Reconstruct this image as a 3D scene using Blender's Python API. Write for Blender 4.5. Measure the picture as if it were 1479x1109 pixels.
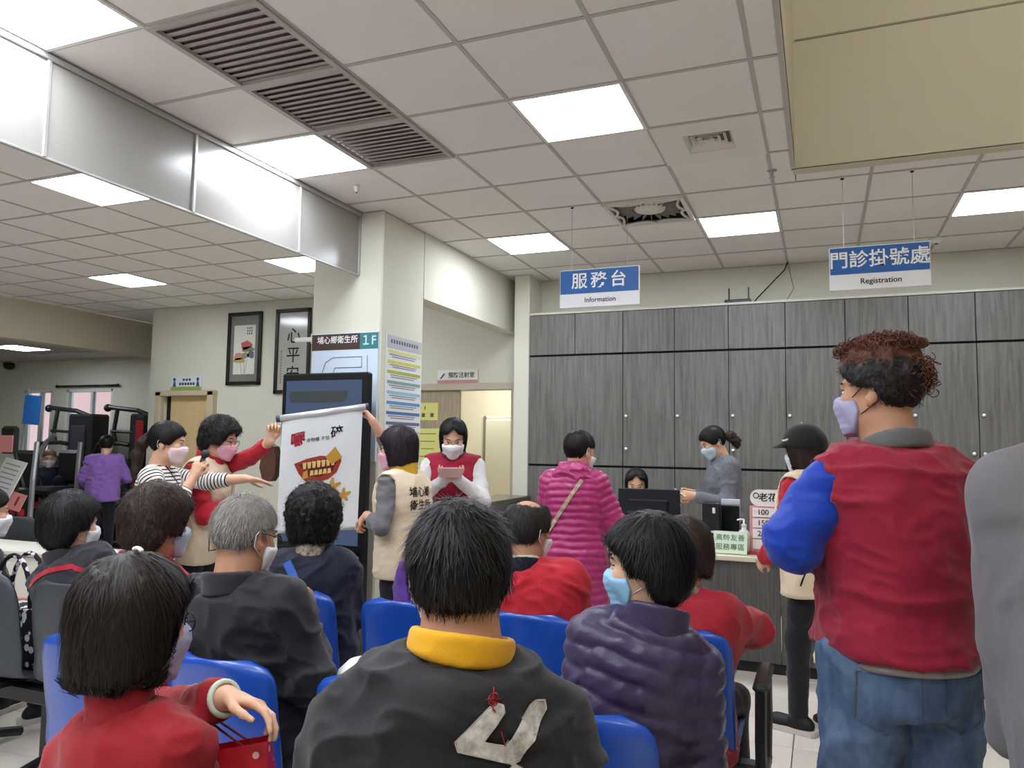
import bpy, bmesh, math, random
import numpy as np
from mathutils import Vector, Matrix
from mathutils.bvhtree import BVHTree

sc = bpy.context.scene
for o in list(bpy.data.objects):
    bpy.data.objects.remove(o)
COL = sc.collection

# ------------------------------------------------------------------ camera
F, CX, CY, CAMH = 1107.0, 739.5, 554.5, 1.5
_y = np.array([1187 - CX, -(648 - CY), -F]); _y /= np.linalg.norm(_y)
_x = -np.array([-2010 - CX, -(605 - CY), -F]); _x -= _x.dot(_y) * _y; _x /= np.linalg.norm(_x)
RC = np.array([_x, _y, np.cross(_x, _y)])          # world = RC @ camera
cam_d = bpy.data.cameras.new('camera'); cam = bpy.data.objects.new('camera', cam_d); COL.objects.link(cam)
m = Matrix(RC.tolist()).to_4x4(); m.translation = (0, 0, CAMH); cam.matrix_world = m
cam_d.sensor_width = 36.0; cam_d.lens = 36.0 * F / 1479.0; cam_d.clip_start = 0.05; cam_d.clip_end = 200
sc.camera = cam

# ------------------------------------------------------------------ world, exposure
w = bpy.data.worlds.new('world'); sc.world = w; w.use_nodes = True
w.node_tree.nodes['Background'].inputs[0].default_value = (0.80, 0.90, 1.0, 1)
w.node_tree.nodes['Background'].inputs[1].default_value = 1.6
sc.view_settings.view_transform = 'Standard'; sc.view_settings.look = 'None'
sc.view_settings.gamma = 1.0; sc.view_settings.use_curve_mapping = False
sc.view_settings.exposure = 0.0
LAMP = 28.0                                        # radiance of the ceiling panels
sc.cycles.max_bounces = 7; sc.cycles.diffuse_bounces = 4; sc.cycles.glossy_bounces = 3
sc.cycles.transmission_bounces = 4; sc.cycles.sample_clamp_indirect = 6.0
sc.cycles.caustics_reflective = False; sc.cycles.caustics_refractive = False

def ray(px, py): return RC @ np.array([px - CX, -(py - CY), -F])
CAM = np.array([0, 0, CAMH])
def at(px, py, d): return CAM + ray(px, py) * (d / F)          # point at camera depth d
def onY(px, py, y): r = ray(px, py); return CAM + r * (y / r[1])
def onX(px, py, x): r = ray(px, py); return CAM + r * (x / r[0])
def onZ(px, py, z): r = ray(px, py); return CAM + r * ((z - CAMH) / r[2])

# ------------------------------------------------------------------ materials
def lin(c):
    return tuple(((v / 255) / 12.92 if v / 255 <= 0.04045 else ((v / 255 + 0.055) / 1.055) ** 2.4) for v in c)
MATS = {}
def mat(name, rgb, rough=0.6, spec=0.3, metal=0.0, bump=0.0, bscale=200.0, var=0.0, vscale=6.0, stretch=(1, 1, 1), sheen=0.0, coat=0.0):
    if name in MATS: return MATS[name]
    M = bpy.data.materials.new(name); M.use_nodes = True; nt = M.node_tree; b = nt.nodes['Principled BSDF']
    col = lin(rgb); b.inputs['Base Color'].default_value = (*col, 1); b.inputs['Roughness'].default_value = rough
    b.inputs['Specular IOR Level'].default_value = spec; b.inputs['Metallic'].default_value = metal
    if sheen: b.inputs['Sheen Weight'].default_value = sheen; b.inputs['Sheen Roughness'].default_value = 0.5
    if coat: b.inputs['Coat Weight'].default_value = coat; b.inputs['Coat Roughness'].default_value = 0.15
    if bump or var:
        tc = nt.nodes.new('ShaderNodeTexCoord'); mp = nt.nodes.new('ShaderNodeMapping'); mp.inputs['Scale'].default_value = stretch
        nt.links.new(tc.outputs['Object'], mp.inputs['Vector'])
    if var:
        n = nt.nodes.new('ShaderNodeTexNoise'); n.inputs['Scale'].default_value = vscale; n.inputs['Detail'].default_value = 5
        nt.links.new(mp.outputs[0], n.inputs['Vector'])
        mx = nt.nodes.new('ShaderNodeMix'); mx.data_type = 'RGBA'
        mx.inputs[6].default_value = (*[c * (1 - var) for c in col], 1); mx.inputs[7].default_value = (*[min(1, c * (1 + var)) for c in col], 1)
        nt.links.new(n.outputs[0], mx.inputs[0]); nt.links.new(mx.outputs[2], b.inputs['Base Color'])
    if bump:
        n2 = nt.nodes.new('ShaderNodeTexNoise'); n2.inputs['Scale'].default_value = bscale; n2.inputs['Detail'].default_value = 3
        nt.links.new(mp.outputs[0], n2.inputs['Vector'])
        bp = nt.nodes.new('ShaderNodeBump'); bp.inputs['Strength'].default_value = bump; bp.inputs['Distance'].default_value = 0.004
        nt.links.new(n2.outputs[0], bp.inputs['Height']); nt.links.new(bp.outputs[0], b.inputs['Normal'])
    MATS[name] = M; return M
def emit(name, rgb, s, base=0.8, rough=0.5):
    if name in MATS: return MATS[name]
    M = bpy.data.materials.new(name); M.use_nodes = True; b = M.node_tree.nodes['Principled BSDF']
    b.inputs['Base Color'].default_value = (base, base, base, 1); b.inputs['Roughness'].default_value = rough; b.inputs['Emission Color'].default_value = (*lin(rgb), 1); b.inputs['Emission Strength'].default_value = s
    MATS[name] = M; return M
def pattern(name, kind, rgbs, scale, rough=0.6, spec=0.3, stretch=(1, 1, 1), attr=None, thr=0.5, bump=0.0):
    """two colour patterns: stripes along a stored attribute, voronoi blossoms, noise grain, waves"""
    if name in MATS: return MATS[name]
    M = bpy.data.materials.new(name); M.use_nodes = True; nt = M.node_tree; b = nt.nodes['Principled BSDF']
    b.inputs['Roughness'].default_value = rough; b.inputs['Specular IOR Level'].default_value = spec
    N = nt.nodes.new; L = nt.links.new
    ramp = N('ShaderNodeValToRGB'); ramp.color_ramp.interpolation = 'CONSTANT' if kind in ('stripe', 'blossom') else 'LINEAR'
    e = ramp.color_ramp.elements; e[0].color = (*lin(rgbs[0]), 1); e[1].color = (*lin(rgbs[1]), 1); e[0].position = 0.0; e[1].position = thr
    if kind == 'stripe':
        a = N('ShaderNodeAttribute'); a.attribute_name = attr
        mu = N('ShaderNodeMath'); mu.operation = 'MULTIPLY'; mu.inputs[1].default_value = scale; L(a.outputs['Fac'], mu.inputs[0])
        fr = N('ShaderNodeMath'); fr.operation = 'FRACT'; L(mu.outputs[0], fr.inputs[0]); L(fr.outputs[0], ramp.inputs[0])
    else:
        tc = N('ShaderNodeTexCoord'); mp = N('ShaderNodeMapping'); mp.inputs['Scale'].default_value = stretch; L(tc.outputs['Object'], mp.inputs[0])
        if kind == 'blossom':
            t = N('ShaderNodeTexVoronoi'); t.inputs['Scale'].default_value = scale; L(mp.outputs[0], t.inputs['Vector']); L(t.outputs['Distance'], ramp.inputs[0])
        else:
            t = N('ShaderNodeTexNoise'); t.inputs['Scale'].default_value = scale; t.inputs['Detail'].default_value = 6; t.inputs['Roughness'].default_value = 0.62
            L(mp.outputs[0], t.inputs['Vector']); L(t.outputs[0], ramp.inputs[0]); e[0].position = 0.28; e[1].position = 0.72
            if bump:
                bp = N('ShaderNodeBump'); bp.inputs['Strength'].default_value = bump; bp.inputs['Distance'].default_value = 0.002; L(t.outputs[0], bp.inputs['Height']); L(bp.outputs[0], b.inputs['Normal'])
    L(ramp.outputs[0], b.inputs['Base Color']); MATS[name] = M; return M

# ------------------------------------------------------------------ object helpers
def tag(o, label=None, cat=None, group=None, kind=None):
    if label: o['label'] = label
    if cat: o['category'] = cat
    if group: o['group'] = group
    if kind: o['kind'] = kind
    return o
def empty(name, loc=(0, 0, 0), label=None, cat=None, group=None, rz=0.0):
    o = bpy.data.objects.new(name, None); COL.objects.link(o); o.location = tuple(loc); o.rotation_euler = (0, 0, rz); o.empty_display_size = 0.1
    return tag(o, label, cat, group)
def setparent(o, p):
    if p is None: return o
    o.parent = p
    o.matrix_parent_inverse = WM(p).inverted()
    return o
def WM(o):
    # world matrix without waiting for a scene update
    mloc = Matrix.LocRotScale(o.location, o.rotation_euler, o.scale)
    if o.parent is None: return mloc
    return WM(o.parent) @ o.matrix_parent_inverse @ mloc
def mesh_obj(name, V, Fc, mats, parent=None, smooth=False, midx=None, local=False):
    me = bpy.data.meshes.new(name)
    V = np.asarray(V, dtype=np.float32)
    if isinstance(Fc, np.ndarray) and Fc.ndim == 2:
        n, k = Fc.shape
        me.vertices.add(len(V)); me.vertices.foreach_set('co', V.ravel())
        me.loops.add(n * k); me.loops.foreach_set('vertex_index', Fc.astype(np.int32).ravel())
        me.polygons.add(n); me.polygons.foreach_set('loop_start', np.arange(0, n * k, k, dtype=np.int32))
        me.update(calc_edges=True)
    else:
        me.from_pydata(V.tolist(), [], [tuple(int(i) for i in f) for f in Fc])
    for mm in (mats if isinstance(mats, (list, tuple)) else [mats]): me.materials.append(mm)
    if midx is not None: me.polygons.foreach_set('material_index', np.asarray(midx, dtype=np.int32))
    if smooth: me.polygons.foreach_set('use_smooth', np.ones(len(me.polygons), dtype=bool))
    me.update()
    o = bpy.data.objects.new(name, me); COL.objects.link(o)
    if local: o.parent = parent
    else: setparent(o, parent)
    return o
def copy_tree(o, parent=None):
    c = o.copy(); COL.objects.link(c); c.parent = parent
    for ch in list(o.children): copy_tree(ch, c)
    return c
def nrm(v):
    v = np.asarray(v, float); return v / (np.linalg.norm(v) + 1e-12)
def frame_from(z, up=(0, 0, 1)):
    z = nrm(z); x = np.cross(up, z)
    if np.linalg.norm(x) < 1e-4: x = np.cross((0, 1, 0), z)
    x = nrm(x); return np.array([x, np.cross(z, x), z])

class Geo:
    def __init__(s): s.v = []; s.f = []
    def add(s, V, Fc):
        b = len(s.v); s.v += [tuple(map(float, p)) for p in V]; s.f += [tuple(i + b for i in f) for f in Fc]; return s
    def box(s, c, sz, bev=0.0, R=None):
        h = np.array(sz, float) / 2; c = np.array(c, float); b = min(bev, *(h * 0.95)) if bev else 0
        if not b:
            V = [np.array([(i & 1) * 2 - 1, (i >> 1 & 1) * 2 - 1, (i >> 2 & 1) * 2 - 1]) * h for i in range(8)]
            Fc = [(0, 2, 3, 1), (4, 5, 7, 6), (0, 1, 5, 4), (2, 6, 7, 3), (0, 4, 6, 2), (1, 3, 7, 5)]
        else:
            V = []; idx = {}
            for sx in (-1, 1):
                for sy in (-1, 1):
                    for szz in (-1, 1):
                        sg = np.array([sx, sy, szz])
                        for a in range(3):
                            q = h - b; q = q.copy(); q[a] = h[a]; idx[(sx, sy, szz, a)] = len(V); V.append(q * sg)
            Fc = []
            for a in range(3):
                u, w_ = [(1, 2), (2, 0), (0, 1)][a]
                for sa in (-1, 1):
                    def key(p, q):
                        k = [0, 0, 0]; k[a] = sa; k[u] = p; k[w_] = q; return (*k, a)
                    q4 = [idx[key(-1, -1)], idx[key(1, -1)], idx[key(1, 1)], idx[key(-1, 1)]]
                    Fc.append(tuple(q4) if sa > 0 else tuple(q4[::-1]))
            for a in range(3):           # edges along axis a
                u, w_ = [(1, 2), (2, 0), (0, 1)][a]
                for p in (-1, 1):
                    for q in (-1, 1):
                        def kk(sa, ax):
                            k = [0, 0, 0]; k[a] = sa; k[u] = p; k[w_] = q; return idx[(*k, ax)]
                        q4 = [kk(-1, u), kk(1, u), kk(1, w_), kk(-1, w_)]
                        Fc.append(tuple(q4) if p * q > 0 else tuple(q4[::-1]))
            for sx in (-1, 1):
                for sy in (-1, 1):
                    for szz in (-1, 1):
                        t = [idx[(sx, sy, szz, a)] for a in range(3)]
                        Fc.append(tuple(t) if sx * sy * szz > 0 else tuple(t[::-1]))
        if R is not None: V = [np.asarray(R) @ p for p in V]
        return s.add([p + c for p in V], Fc)
    def tube(s, pts, r, n=8, cap=True, up=(0, 0, 1)):
        pts = [np.array(p, float) for p in pts]; m_ = len(pts); rr = r if hasattr(r, '__len__') else [r] * m_
        V = []; prev = None
        for i, p in enumerate(pts):
            t = nrm(pts[min(i + 1, m_ - 1)] - pts[max(i - 1, 0)])
            if prev is None: x = frame_from(t, up)[0]
            else: x = nrm(prev - t * prev.dot(t))
            prev = x; y = np.cross(t, x)
            for j in range(n):
                a = 2 * math.pi * j / n; V.append(p + (x * math.cos(a) + y * math.sin(a)) * rr[i])
        Fc = [(i * n + j, i * n + (j + 1) % n, (i + 1) * n + (j + 1) % n, (i + 1) * n + j) for i in range(m_ - 1) for j in range(n)]
        if cap: Fc += [tuple(range(n - 1, -1, -1)), tuple((m_ - 1) * n + j for j in range(n))]
        return s.add(V, Fc)
    def lathe(s, prof, n=16, c=(0, 0, 0), R=None):
        V = []; c = np.array(c, float); m_ = len(prof)
        for r, z in prof:
            for j in range(n):
                a = 2 * math.pi * j / n; p = np.array([r * math.cos(a), r * math.sin(a), z]); V.append(c + (np.asarray(R) @ p if R is not None else p))
        Fc = [(i * n + j, i * n + (j + 1) % n, (i + 1) * n + (j + 1) % n, (i + 1) * n + j) for i in range(m_ - 1) for j in range(n)]
        Fc += [tuple(range(n - 1, -1, -1)), tuple((m_ - 1) * n + j for j in range(n))]
        return s.add(V, Fc)
    def prism(s, poly, o, u, v, n, depth):
        """polygon (2D) laid out at origin o with axes u, v and pushed back along -n by depth"""
        o, u, v, n = [np.array(a, float) for a in (o, u, v, n)]; k = len(poly)
        A = [o + u * p[0] + v * p[1] for p in poly]; B = [p - n * depth for p in A]
        Fc = [tuple(range(k)), tuple(range(2 * k - 1, k - 1, -1))] + [(i, k + i, k + (i + 1) % k, (i + 1) % k) for i in range(k)]
        return s.add(A + B, Fc)
    def sphere(s, c, r, n=12, R=None):
        m_ = max(4, n // 2 + 1); rr = np.array(r if hasattr(r, '__len__') else (r, r, r), float); V = []
        for i in range(m_ + 1):
            th = math.pi * i / m_
            for j in range(n):
                a = 2 * math.pi * j / n; p = np.array([math.sin(th) * math.cos(a), math.sin(th) * math.sin(a), math.cos(th)]) * rr
                V.append(np.array(c, float) + (np.asarray(R) @ p if R is not None else p))
        Fc = [(i * n + j, (i + 1) * n + j, (i + 1) * n + (j + 1) % n, i * n + (j + 1) % n) for i in range(m_) for j in range(n)]
        return s.add(V, Fc)
    def obj(s, name, mt, parent=None, smooth=False, local=False): return mesh_obj(name, s.v, s.f, mt, parent, smooth, local=local)
def box(name, c, sz, mt, parent=None, bev=0.0, R=None, local=False): return Geo().box(c, sz, bev, R).obj(name, mt, parent, local=local)
def rrect(w, h, r, n=5):
    P = []
    for cx, cy, a0 in ((w / 2 - r, h / 2 - r, 0), (-w / 2 + r, h / 2 - r, 90), (-w / 2 + r, -h / 2 + r, 180), (w / 2 - r, -h / 2 + r, 270)):
        for i in range(n + 1):
            a = math.radians(a0 + 90 * i / n); P.append((cx + r * math.cos(a), cy + r * math.sin(a)))
    return P

# ------------------------------------------------------------------ writing
def text_geo(s, size, bold=0.0, spacing=1.0, align='CENTER', line=1.0):
    cu = bpy.data.curves.new('lettering', 'FONT'); cu.body = s; cu.size = size; cu.offset = bold * size; cu.space_character = spacing; cu.space_line = line
    cu.align_x = align; cu.align_y = 'CENTER'; cu.resolution_u = 3; cu.fill_mode = 'FRONT'
    o = bpy.data.objects.new('lettering', cu); COL.objects.link(o)
    dg = bpy.context.evaluated_depsgraph_get(); me = bpy.data.meshes.new_from_object(o.evaluated_get(dg))
    V = [tuple(v.co) for v in me.vertices]; Fc = [tuple(p.vertices) for p in me.polygons]
    bpy.data.objects.remove(o); bpy.data.curves.remove(cu); bpy.data.meshes.remove(me)
    return V, Fc
def lettering(s, size, mt, o, u, v, n, parent, bold=0.0, spacing=1.0, align='CENTER', off=0.0015, name='lettering', sx=1.0, line=1.0):
    V, Fc = text_geo(s, size, bold, spacing, align, line)
    o, u, v, n = [np.array(a, float) for a in (o, u, v, n)]
    return mesh_obj(name, [o + u * p[0] * sx + v * p[1] + n * off for p in V], Fc, mt, parent)
# ================================================================== THE SETTING
HC = 3.277; YB = 7.75; YL = 7.38; TS = 0.6
GX = lambda i: -3.275 + TS * i
GY = lambda j: 2.34 + TS * j
m_wall = mat('wall_paint', (213, 212, 197), 0.75, 0.2, bump=0.05, bscale=60)
m_wall_warm = mat('wall_paint_warm', (206, 198, 178), 0.75, 0.2, bump=0.05, bscale=60)
m_tile_c = mat('ceiling_tile_board', (234, 230, 226), 0.9, 0.1, bump=0.12, bscale=260, var=0.03, vscale=3)
m_tbar = mat('ceiling_grid_paint', (186, 181, 176), 0.6, 0.3)
m_alu = mat('aluminium_trim', (178, 178, 176), 0.35, 0.5, metal=0.6)
m_dark = mat('dark_void', (40, 38, 38), 0.9, 0.1)
m_white = mat('white_plastic', (228, 228, 224), 0.4, 0.4)
m_black = mat('black_plastic', (18, 19, 22), 0.35, 0.4)
m_lamp = emit('lamp_diffuser', (240, 246, 255), LAMP)
def struct(o): return tag(o, kind='structure')

# floor: slab, 40 cm tiles with recessed joints
fl = struct(box('floor', (-5.0, 2.0, -0.06), (18.0, 15.0, 0.1), mat('floor_grout', (120, 110, 98), 0.9)))
m_ftile = [mat('floor_tile_%d' % i, c, 0.28, 0.45, var=0.06, vscale=2.5) for i, c in enumerate([(220, 213, 203), (216, 209, 199), (223, 217, 207)])]
FT = 0.4; g = Geo().box((0, 0, 0), (FT - 0.005, FT - 0.005, 0.01), 0.0015)
ft_me = []
for mm in m_ftile:
    o = g.obj('floor_tile', mm); ft_me.append(o.data); bpy.data.objects.remove(o)
rnd = random.Random(3)
cells = [(-14.0 + FT * i + 0.04, -5.17 + FT * j + 0.0) for i in range(44) for j in range(36)]
def fvis(c):
    x, y = c; d = RC.T @ (np.array([x, y, 0]) - CAM)
    if d[2] > -0.2: return 1e9
    px = CX + F * d[0] / -d[2]; py = CY - F * d[1] / -d[2]
    if not (-60 < px < 1540 and py < 1200): return 1e8 + math.hypot(x, y)
    return math.hypot(x, y)
cells.sort(key=fvis)
for x, y in cells[:290]:
    o = bpy.data.objects.new('floor_tile', rnd.choice(ft_me)); COL.objects.link(o); o.location = (x, y, -0.005); setparent(o, fl)
g = Geo()
for x, y in cells[290:]:
    if -14 < x < 4 and -5 < y < 9.2: g.add([(x - .1975, y - .1975, 0), (x + .1975, y - .1975, 0), (x + .1975, y + .1975, 0), (x - .1975, y + .1975, 0)], [(0, 1, 2, 3)])
tag(g.obj('floor_tile_field', m_ftile[0], fl), kind='stuff')

# walls
def wall(name, c, sz, mt=None): return struct(box(name, c, sz, mt or m_wall))
g = Geo()                                   # back wall with two door openings
zD = 2.09
for x0, x1, z0, z1 in ((-8.36, -8.12, 0, HC), (-8.12, -7.33, zD, HC), (-7.33, -4.6, 0, HC), (-4.6, -3.06, 2.10, HC), (-3.06, 3.4, 0, HC)):
    g.box(((x0 + x1) / 2, YB + 0.06, (z0 + z1) / 2), (x1 - x0, 0.12, z1 - z0))
struct(g.obj('wall_back', m_wall))
wall('wall_return', (-8.42, 8.44, HC / 2 + .05), (0.12, 1.26, HC + .1))
g = Geo()                                   # gym wall with two windows
wins = [(-12.61, -11.93, 1.2, 2.31), (-11.6, -10.55, 1.2, 2.31)]
for x0, x1, z0, z1 in ((-13.4, -8.36, 0, 1.2), (-13.4, -8.36, 2.31, HC + .12), (-13.4, -12.61, 1.2, 2.31), (-11.93, -11.6, 1.2, 2.31), (-10.55, -8.36, 1.2, 2.31)):
    g.box(((x0 + x1) / 2, 9.07, (z0 + z1) / 2), (x1 - x0, 0.14, z1 - z0))
struct(g.obj('wall_gym', m_wall))
wall('wall_left', (-13.46, 2.0, HC / 2), (0.12, 14.2, HC))
wall('wall_front', (-5.0, -4.56, 2.6), (17.0, 0.12, 5.2))
wall('wall_right', (3.46, 1.6, 2.6), (0.12, 12.4, 5.2), m_wall_warm)
# column, pier, bulkhead
struct(Geo().box((-3.39, 5.28, HC / 2), (0.63, 0.66, HC), 0.012).obj('column', m_wall))
struct(Geo().box((-2.885, 7.57, HC / 2), (0.17, 0.36, HC), 0.006).obj('pier', m_wall))
struct(Geo().box((-3.16, 6.68, (2.71 + HC) / 2), (0.17, 2.14, HC - 2.71)).obj('bulkhead', m_wall))
struct(Geo().box((-9.62, 1.2, (2.76 + HC) / 2), (0.24, 15.6, HC - 2.76)).obj('beam_gym', m_wall_warm))
# raised well above the camera's right
wx, wy = -0.13, 5.08
struct(Geo().box((1.66, wy + 0.05, 4.25), (3.6, 0.1, 1.96)).obj('wall_well', m_wall_warm))
struct(Geo().box((wx - 0.04, 0.3, 4.25), (0.08, 9.6, 1.92)).obj('wall_well_side', m_wall_warm))
struct(box('ceiling_well', (1.66, 0.3, 5.24), (3.7, 9.7, 0.08), m_wall_warm))
trim = Geo().box((1.66, wy - 0.002, 4.12), (3.56, 0.008, 0.012)); struct(trim.obj('trim_1', mat('panel_joint', (150, 140, 120), 0.7)))

# ceiling: slab, T-bar grid and one board for each field
ce = struct(Geo().box((-4.89, 1.6, HC + 0.06), (9.52, 12.4, 0.05)).box((-8.95, 8.45, HC + 0.06), (1.2, 1.4, 0.05)).box((1.66, 6.45, HC + 0.06), (3.6, 2.7, 0.05)).obj('ceiling', m_dark))
g = Geo(); zb = HC - 0.002
xs = [GX(i) for i in range(-10, 12)]; ys = [GY(j) for j in range(-11, 10)]
for x in xs:
    ya = -4.4 if x < wx else wy
    g.box((x, (ya + YB) / 2, zb), (0.022, YB - ya, 0.004))
for y in ys:
    xb = 3.4 if y > wy else wx
    g.box(((-9.5 + xb) / 2, y, zb - 0.0004), (xb + 9.5, 0.022, 0.004))
g.box((wx - 0.012, 0.3, zb), (0.024, 9.5, 0.006)); g.box((1.6, wy + 0.012, zb), (3.5, 0.024, 0.006))
g.obj('ceiling_grid', m_tbar, ce)
LIGHTS = [(0, -1), (0, 2), (3, 2), (1, 6), (4, 6), (7, 6), (-3, 2), (-7, 6), (-3, 6), (3, -3), (0, -5), (3, -7), (-3, -2), (-7, -3), (0, -8), (4, -5), (1, -3)]  # panels without their own label are added out of view for illumination
VENTS = [(1, 0), (1, 1), (1, 2)]; DIFF = (4, 3); CASS = (3, 5)
taken = set(LIGHTS) | set(VENTS) | {DIFF, CASS}
tmesh = {}
def ctile(x0, x1, y0, y1):
    wx_, wy_ = round(x1 - x0 - 0.006, 3), round(y1 - y0 - 0.006, 3); k = (wx_, wy_)
    if k not in tmesh:
        o = Geo().box((0, 0, 0), (wx_, wy_, 0.014)).obj('ceiling_tile', m_tile_c); tmesh[k] = o.data; bpy.data.objects.remove(o)
    o = bpy.data.objects.new('ceiling_tile', tmesh[k]); COL.objects.link(o); o.location = ((x0 + x1) / 2, (y0 + y1) / 2, HC + 0.0075); setparent(o, ce)
far = Geo(); cnt = 0
for i in range(-11, 12):
    for j in range(-12, 9):
        x0, x1, y0, y1 = GX(i), GX(i + 1), GY(j), GY(j + 1)
        x0 = max(x0, -9.5); x1 = min(x1, 3.4); y1 = min(y1, YB); y0 = max(y0, -4.5)
        if x1 - x0 < 0.05 or y1 - y0 < 0.02 or (i, j) in taken: continue
        if y0 < wy:
            if x0 >= wx: continue
            x1 = min(x1, wx)
            if x1 > wx - 1e-6 and x1 - x0 < 0.03: continue
        c = RC.T @ (np.array([(x0 + x1) / 2, y1, HC]) - CAM)
        if c[2] < -0.5 and CY - F * c[1] / -c[2] > -40 and cnt < 295:
            ctile(x0, x1, y0, y1); cnt += 1
        else: far.box(((x0 + x1) / 2, (y0 + y1) / 2, HC + 0.0075), (x1 - x0 - 0.006, y1 - y0 - 0.006, 0.014))
for i in range(5, 12):                       # cut boards along the edge of the well, beyond it
    x0, x1 = max(GX(i), wx), min(GX(i + 1), 3.4)
    if x1 - x0 > 0.05: ctile(x0, x1, wy + 0.02, GY(5))
far.box((-8.93, 8.38, HC + .0075), (1.12, 1.24, .014))
tag(far.obj('ceiling_tile_field', m_tile_c, ce), kind='stuff')
ce2 = struct(Geo().box((-11.55, 1.9, 2.83), (3.7, 14.2, 0.06)).obj('ceiling_left', mat('gym_ceiling', (186, 182, 172), 0.9, 0.1)))

def panel_light(i, j, label, z=HC, xy=None):
    x, y = xy or (GX(i) + TS / 2, GY(j) + TS / 2)
    t = empty('ceiling_light', (x, y, z), label, 'ceiling light', 'square ceiling light panels')
    g = Geo()
    for dx, dy, sx, sy in ((-.29, 0, .02, .6), (.29, 0, .02, .6), (0, -.29, .56, .02), (0, .29, .56, .02)): g.box((x + dx, y + dy, z - 0.002), (sx, sy, 0.012))
    g.obj('frame', m_white, t)
    box('diffuser', (x, y, z + 0.001), (0.565, 0.565, 0.008), m_lamp, t)
LL = {(0, -1): 'square ceiling light beside the white smoke curtain, by the first slatted return grille', (0, 2): 'square ceiling light whose glare shines on the white smoke curtain panel',
      (3, 2): 'square ceiling light between the return grilles and the square air diffuser', (1, 6): 'square ceiling light near the information sign and the bulkhead', (4, 6): 'square ceiling light beyond the square air diffuser and cassette fan',
      (7, 6): 'square ceiling light behind the registration sign', (-3, 2): 'square ceiling light half hidden behind the smoke curtain, near the dark vent', (-7, 6): 'square ceiling light in the open side area near the gym beam', (-3, 6): 'square ceiling light near the framed pictures, behind the smoke curtain'}
for ij in LIGHTS: panel_light(*ij, LL.get(ij, 'added fill light panel, out of view over the rear of the hall'))
panel_light(0, 0, 'square ceiling light over the exercise machines', 2.80, (-10.75, 7.55))
box('trim_2', (-10.6, 8.4, 2.792), (1.6, 0.5, 0.02), m_tbar).__setitem__('kind', 'structure')

for yy in (-0.4, 2.2):                       # strip lamps added on the roof, out of view, to brighten the well
    t = empty('fill_strip', (1.7, yy, 5.18), 'added strip light, out of view, brightening the raised well', 'ceiling light', 'added fill strips in the raised well')
    Geo().box((1.7, yy, 5.185), (1.3, .16, .03), .006).obj('housing', m_white, t); Geo().tube([(1.08, yy, 5.155), (2.32, yy, 5.155)], .018, 8).obj('fill_tube', emit('fill_glow', (250, 250, 246), 165.0), t)
# return-air grilles with slats
def return_grille(i, j, label):
    x, y = GX(i) + TS / 2, GY(j) + TS / 2
    t = empty('return_grille', (x, y, HC), label, 'vent', 'slatted return air grilles')
    g = Geo()
    for dx, dy, sx, sy in ((-.285, 0, .03, .6), (.285, 0, .03, .6), (0, -.285, .54, .03), (0, .285, .54, .03)): g.box((x + dx, y + dy, HC - 0.006), (sx, sy, 0.02))
    g.obj('frame', mat('grille_frame', (176, 170, 166), 0.5), t)
    box('backing', (x, y, HC + 0.02), (0.56, 0.56, 0.006), mat('grille_filter', (140, 128, 130), 0.9), t)
    ms = mat('grille_slat', (178, 164, 166), 0.6)
    for k in range(11): box('slat', (x, y - 0.25 + 0.05 * k, HC + 0.002), (0.54, 0.038, 0.003), ms, t, R=Matrix.Rotation(math.radians(14), 3, 'X'))
for (i, j), s in zip(VENTS, ('first of the three slatted return grilles, beside the corner ceiling light', 'middle one of the three slatted return grilles in a row', 'last of the three slatted return grilles, beside the ceiling light by the curtain')): return_grille(i, j, s)
# square louvred diffuser
x, y = GX(DIFF[0]) + .3, GY(DIFF[1]) + .3
t = empty('air_diffuser', (x, y, HC), 'square louvred air diffuser set in a ceiling panel', 'vent')
mpl = mat('diffuser_paint', (230, 225, 218), 0.6)
g = Geo()
for dx, dy, sx, sy in ((-.215, 0, .16, .59), (.215, 0, .16, .59), (0, -.215, .27, .16), (0, .215, .27, .16)): g.box((x + dx, y + dy, HC - 0.004), (sx, sy, 0.012))
g.obj('panel', mpl, t); box('duct', (x, y, HC + 0.027), (0.28, 0.28, 0.004), mat('duct_grey', (132, 122, 112), .9), t)
for k, r in enumerate((0.135, 0.10, 0.065, 0.03)):
    g = Geo()
    for a in range(4):
        R = np.array(Matrix.Rotation(a * math.pi / 2, 3, 'Z')); ra, rb = r, r - 0.022
        g.add([np.array([x, y, 0]) + R @ np.array(p) for p in ((-ra, -ra, HC - .006), (ra, -ra, HC - .006), (rb, -rb, HC + .02), (-rb, -rb, HC + .02), (-ra, -ra, HC - .002), (ra, -ra, HC - .002), (rb, -rb, HC + .024), (-rb, -rb, HC + .024))], [(0, 1, 2, 3), (7, 6, 5, 4), (0, 4, 5, 1)])
    g.obj('louvre', mpl, t)
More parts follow.
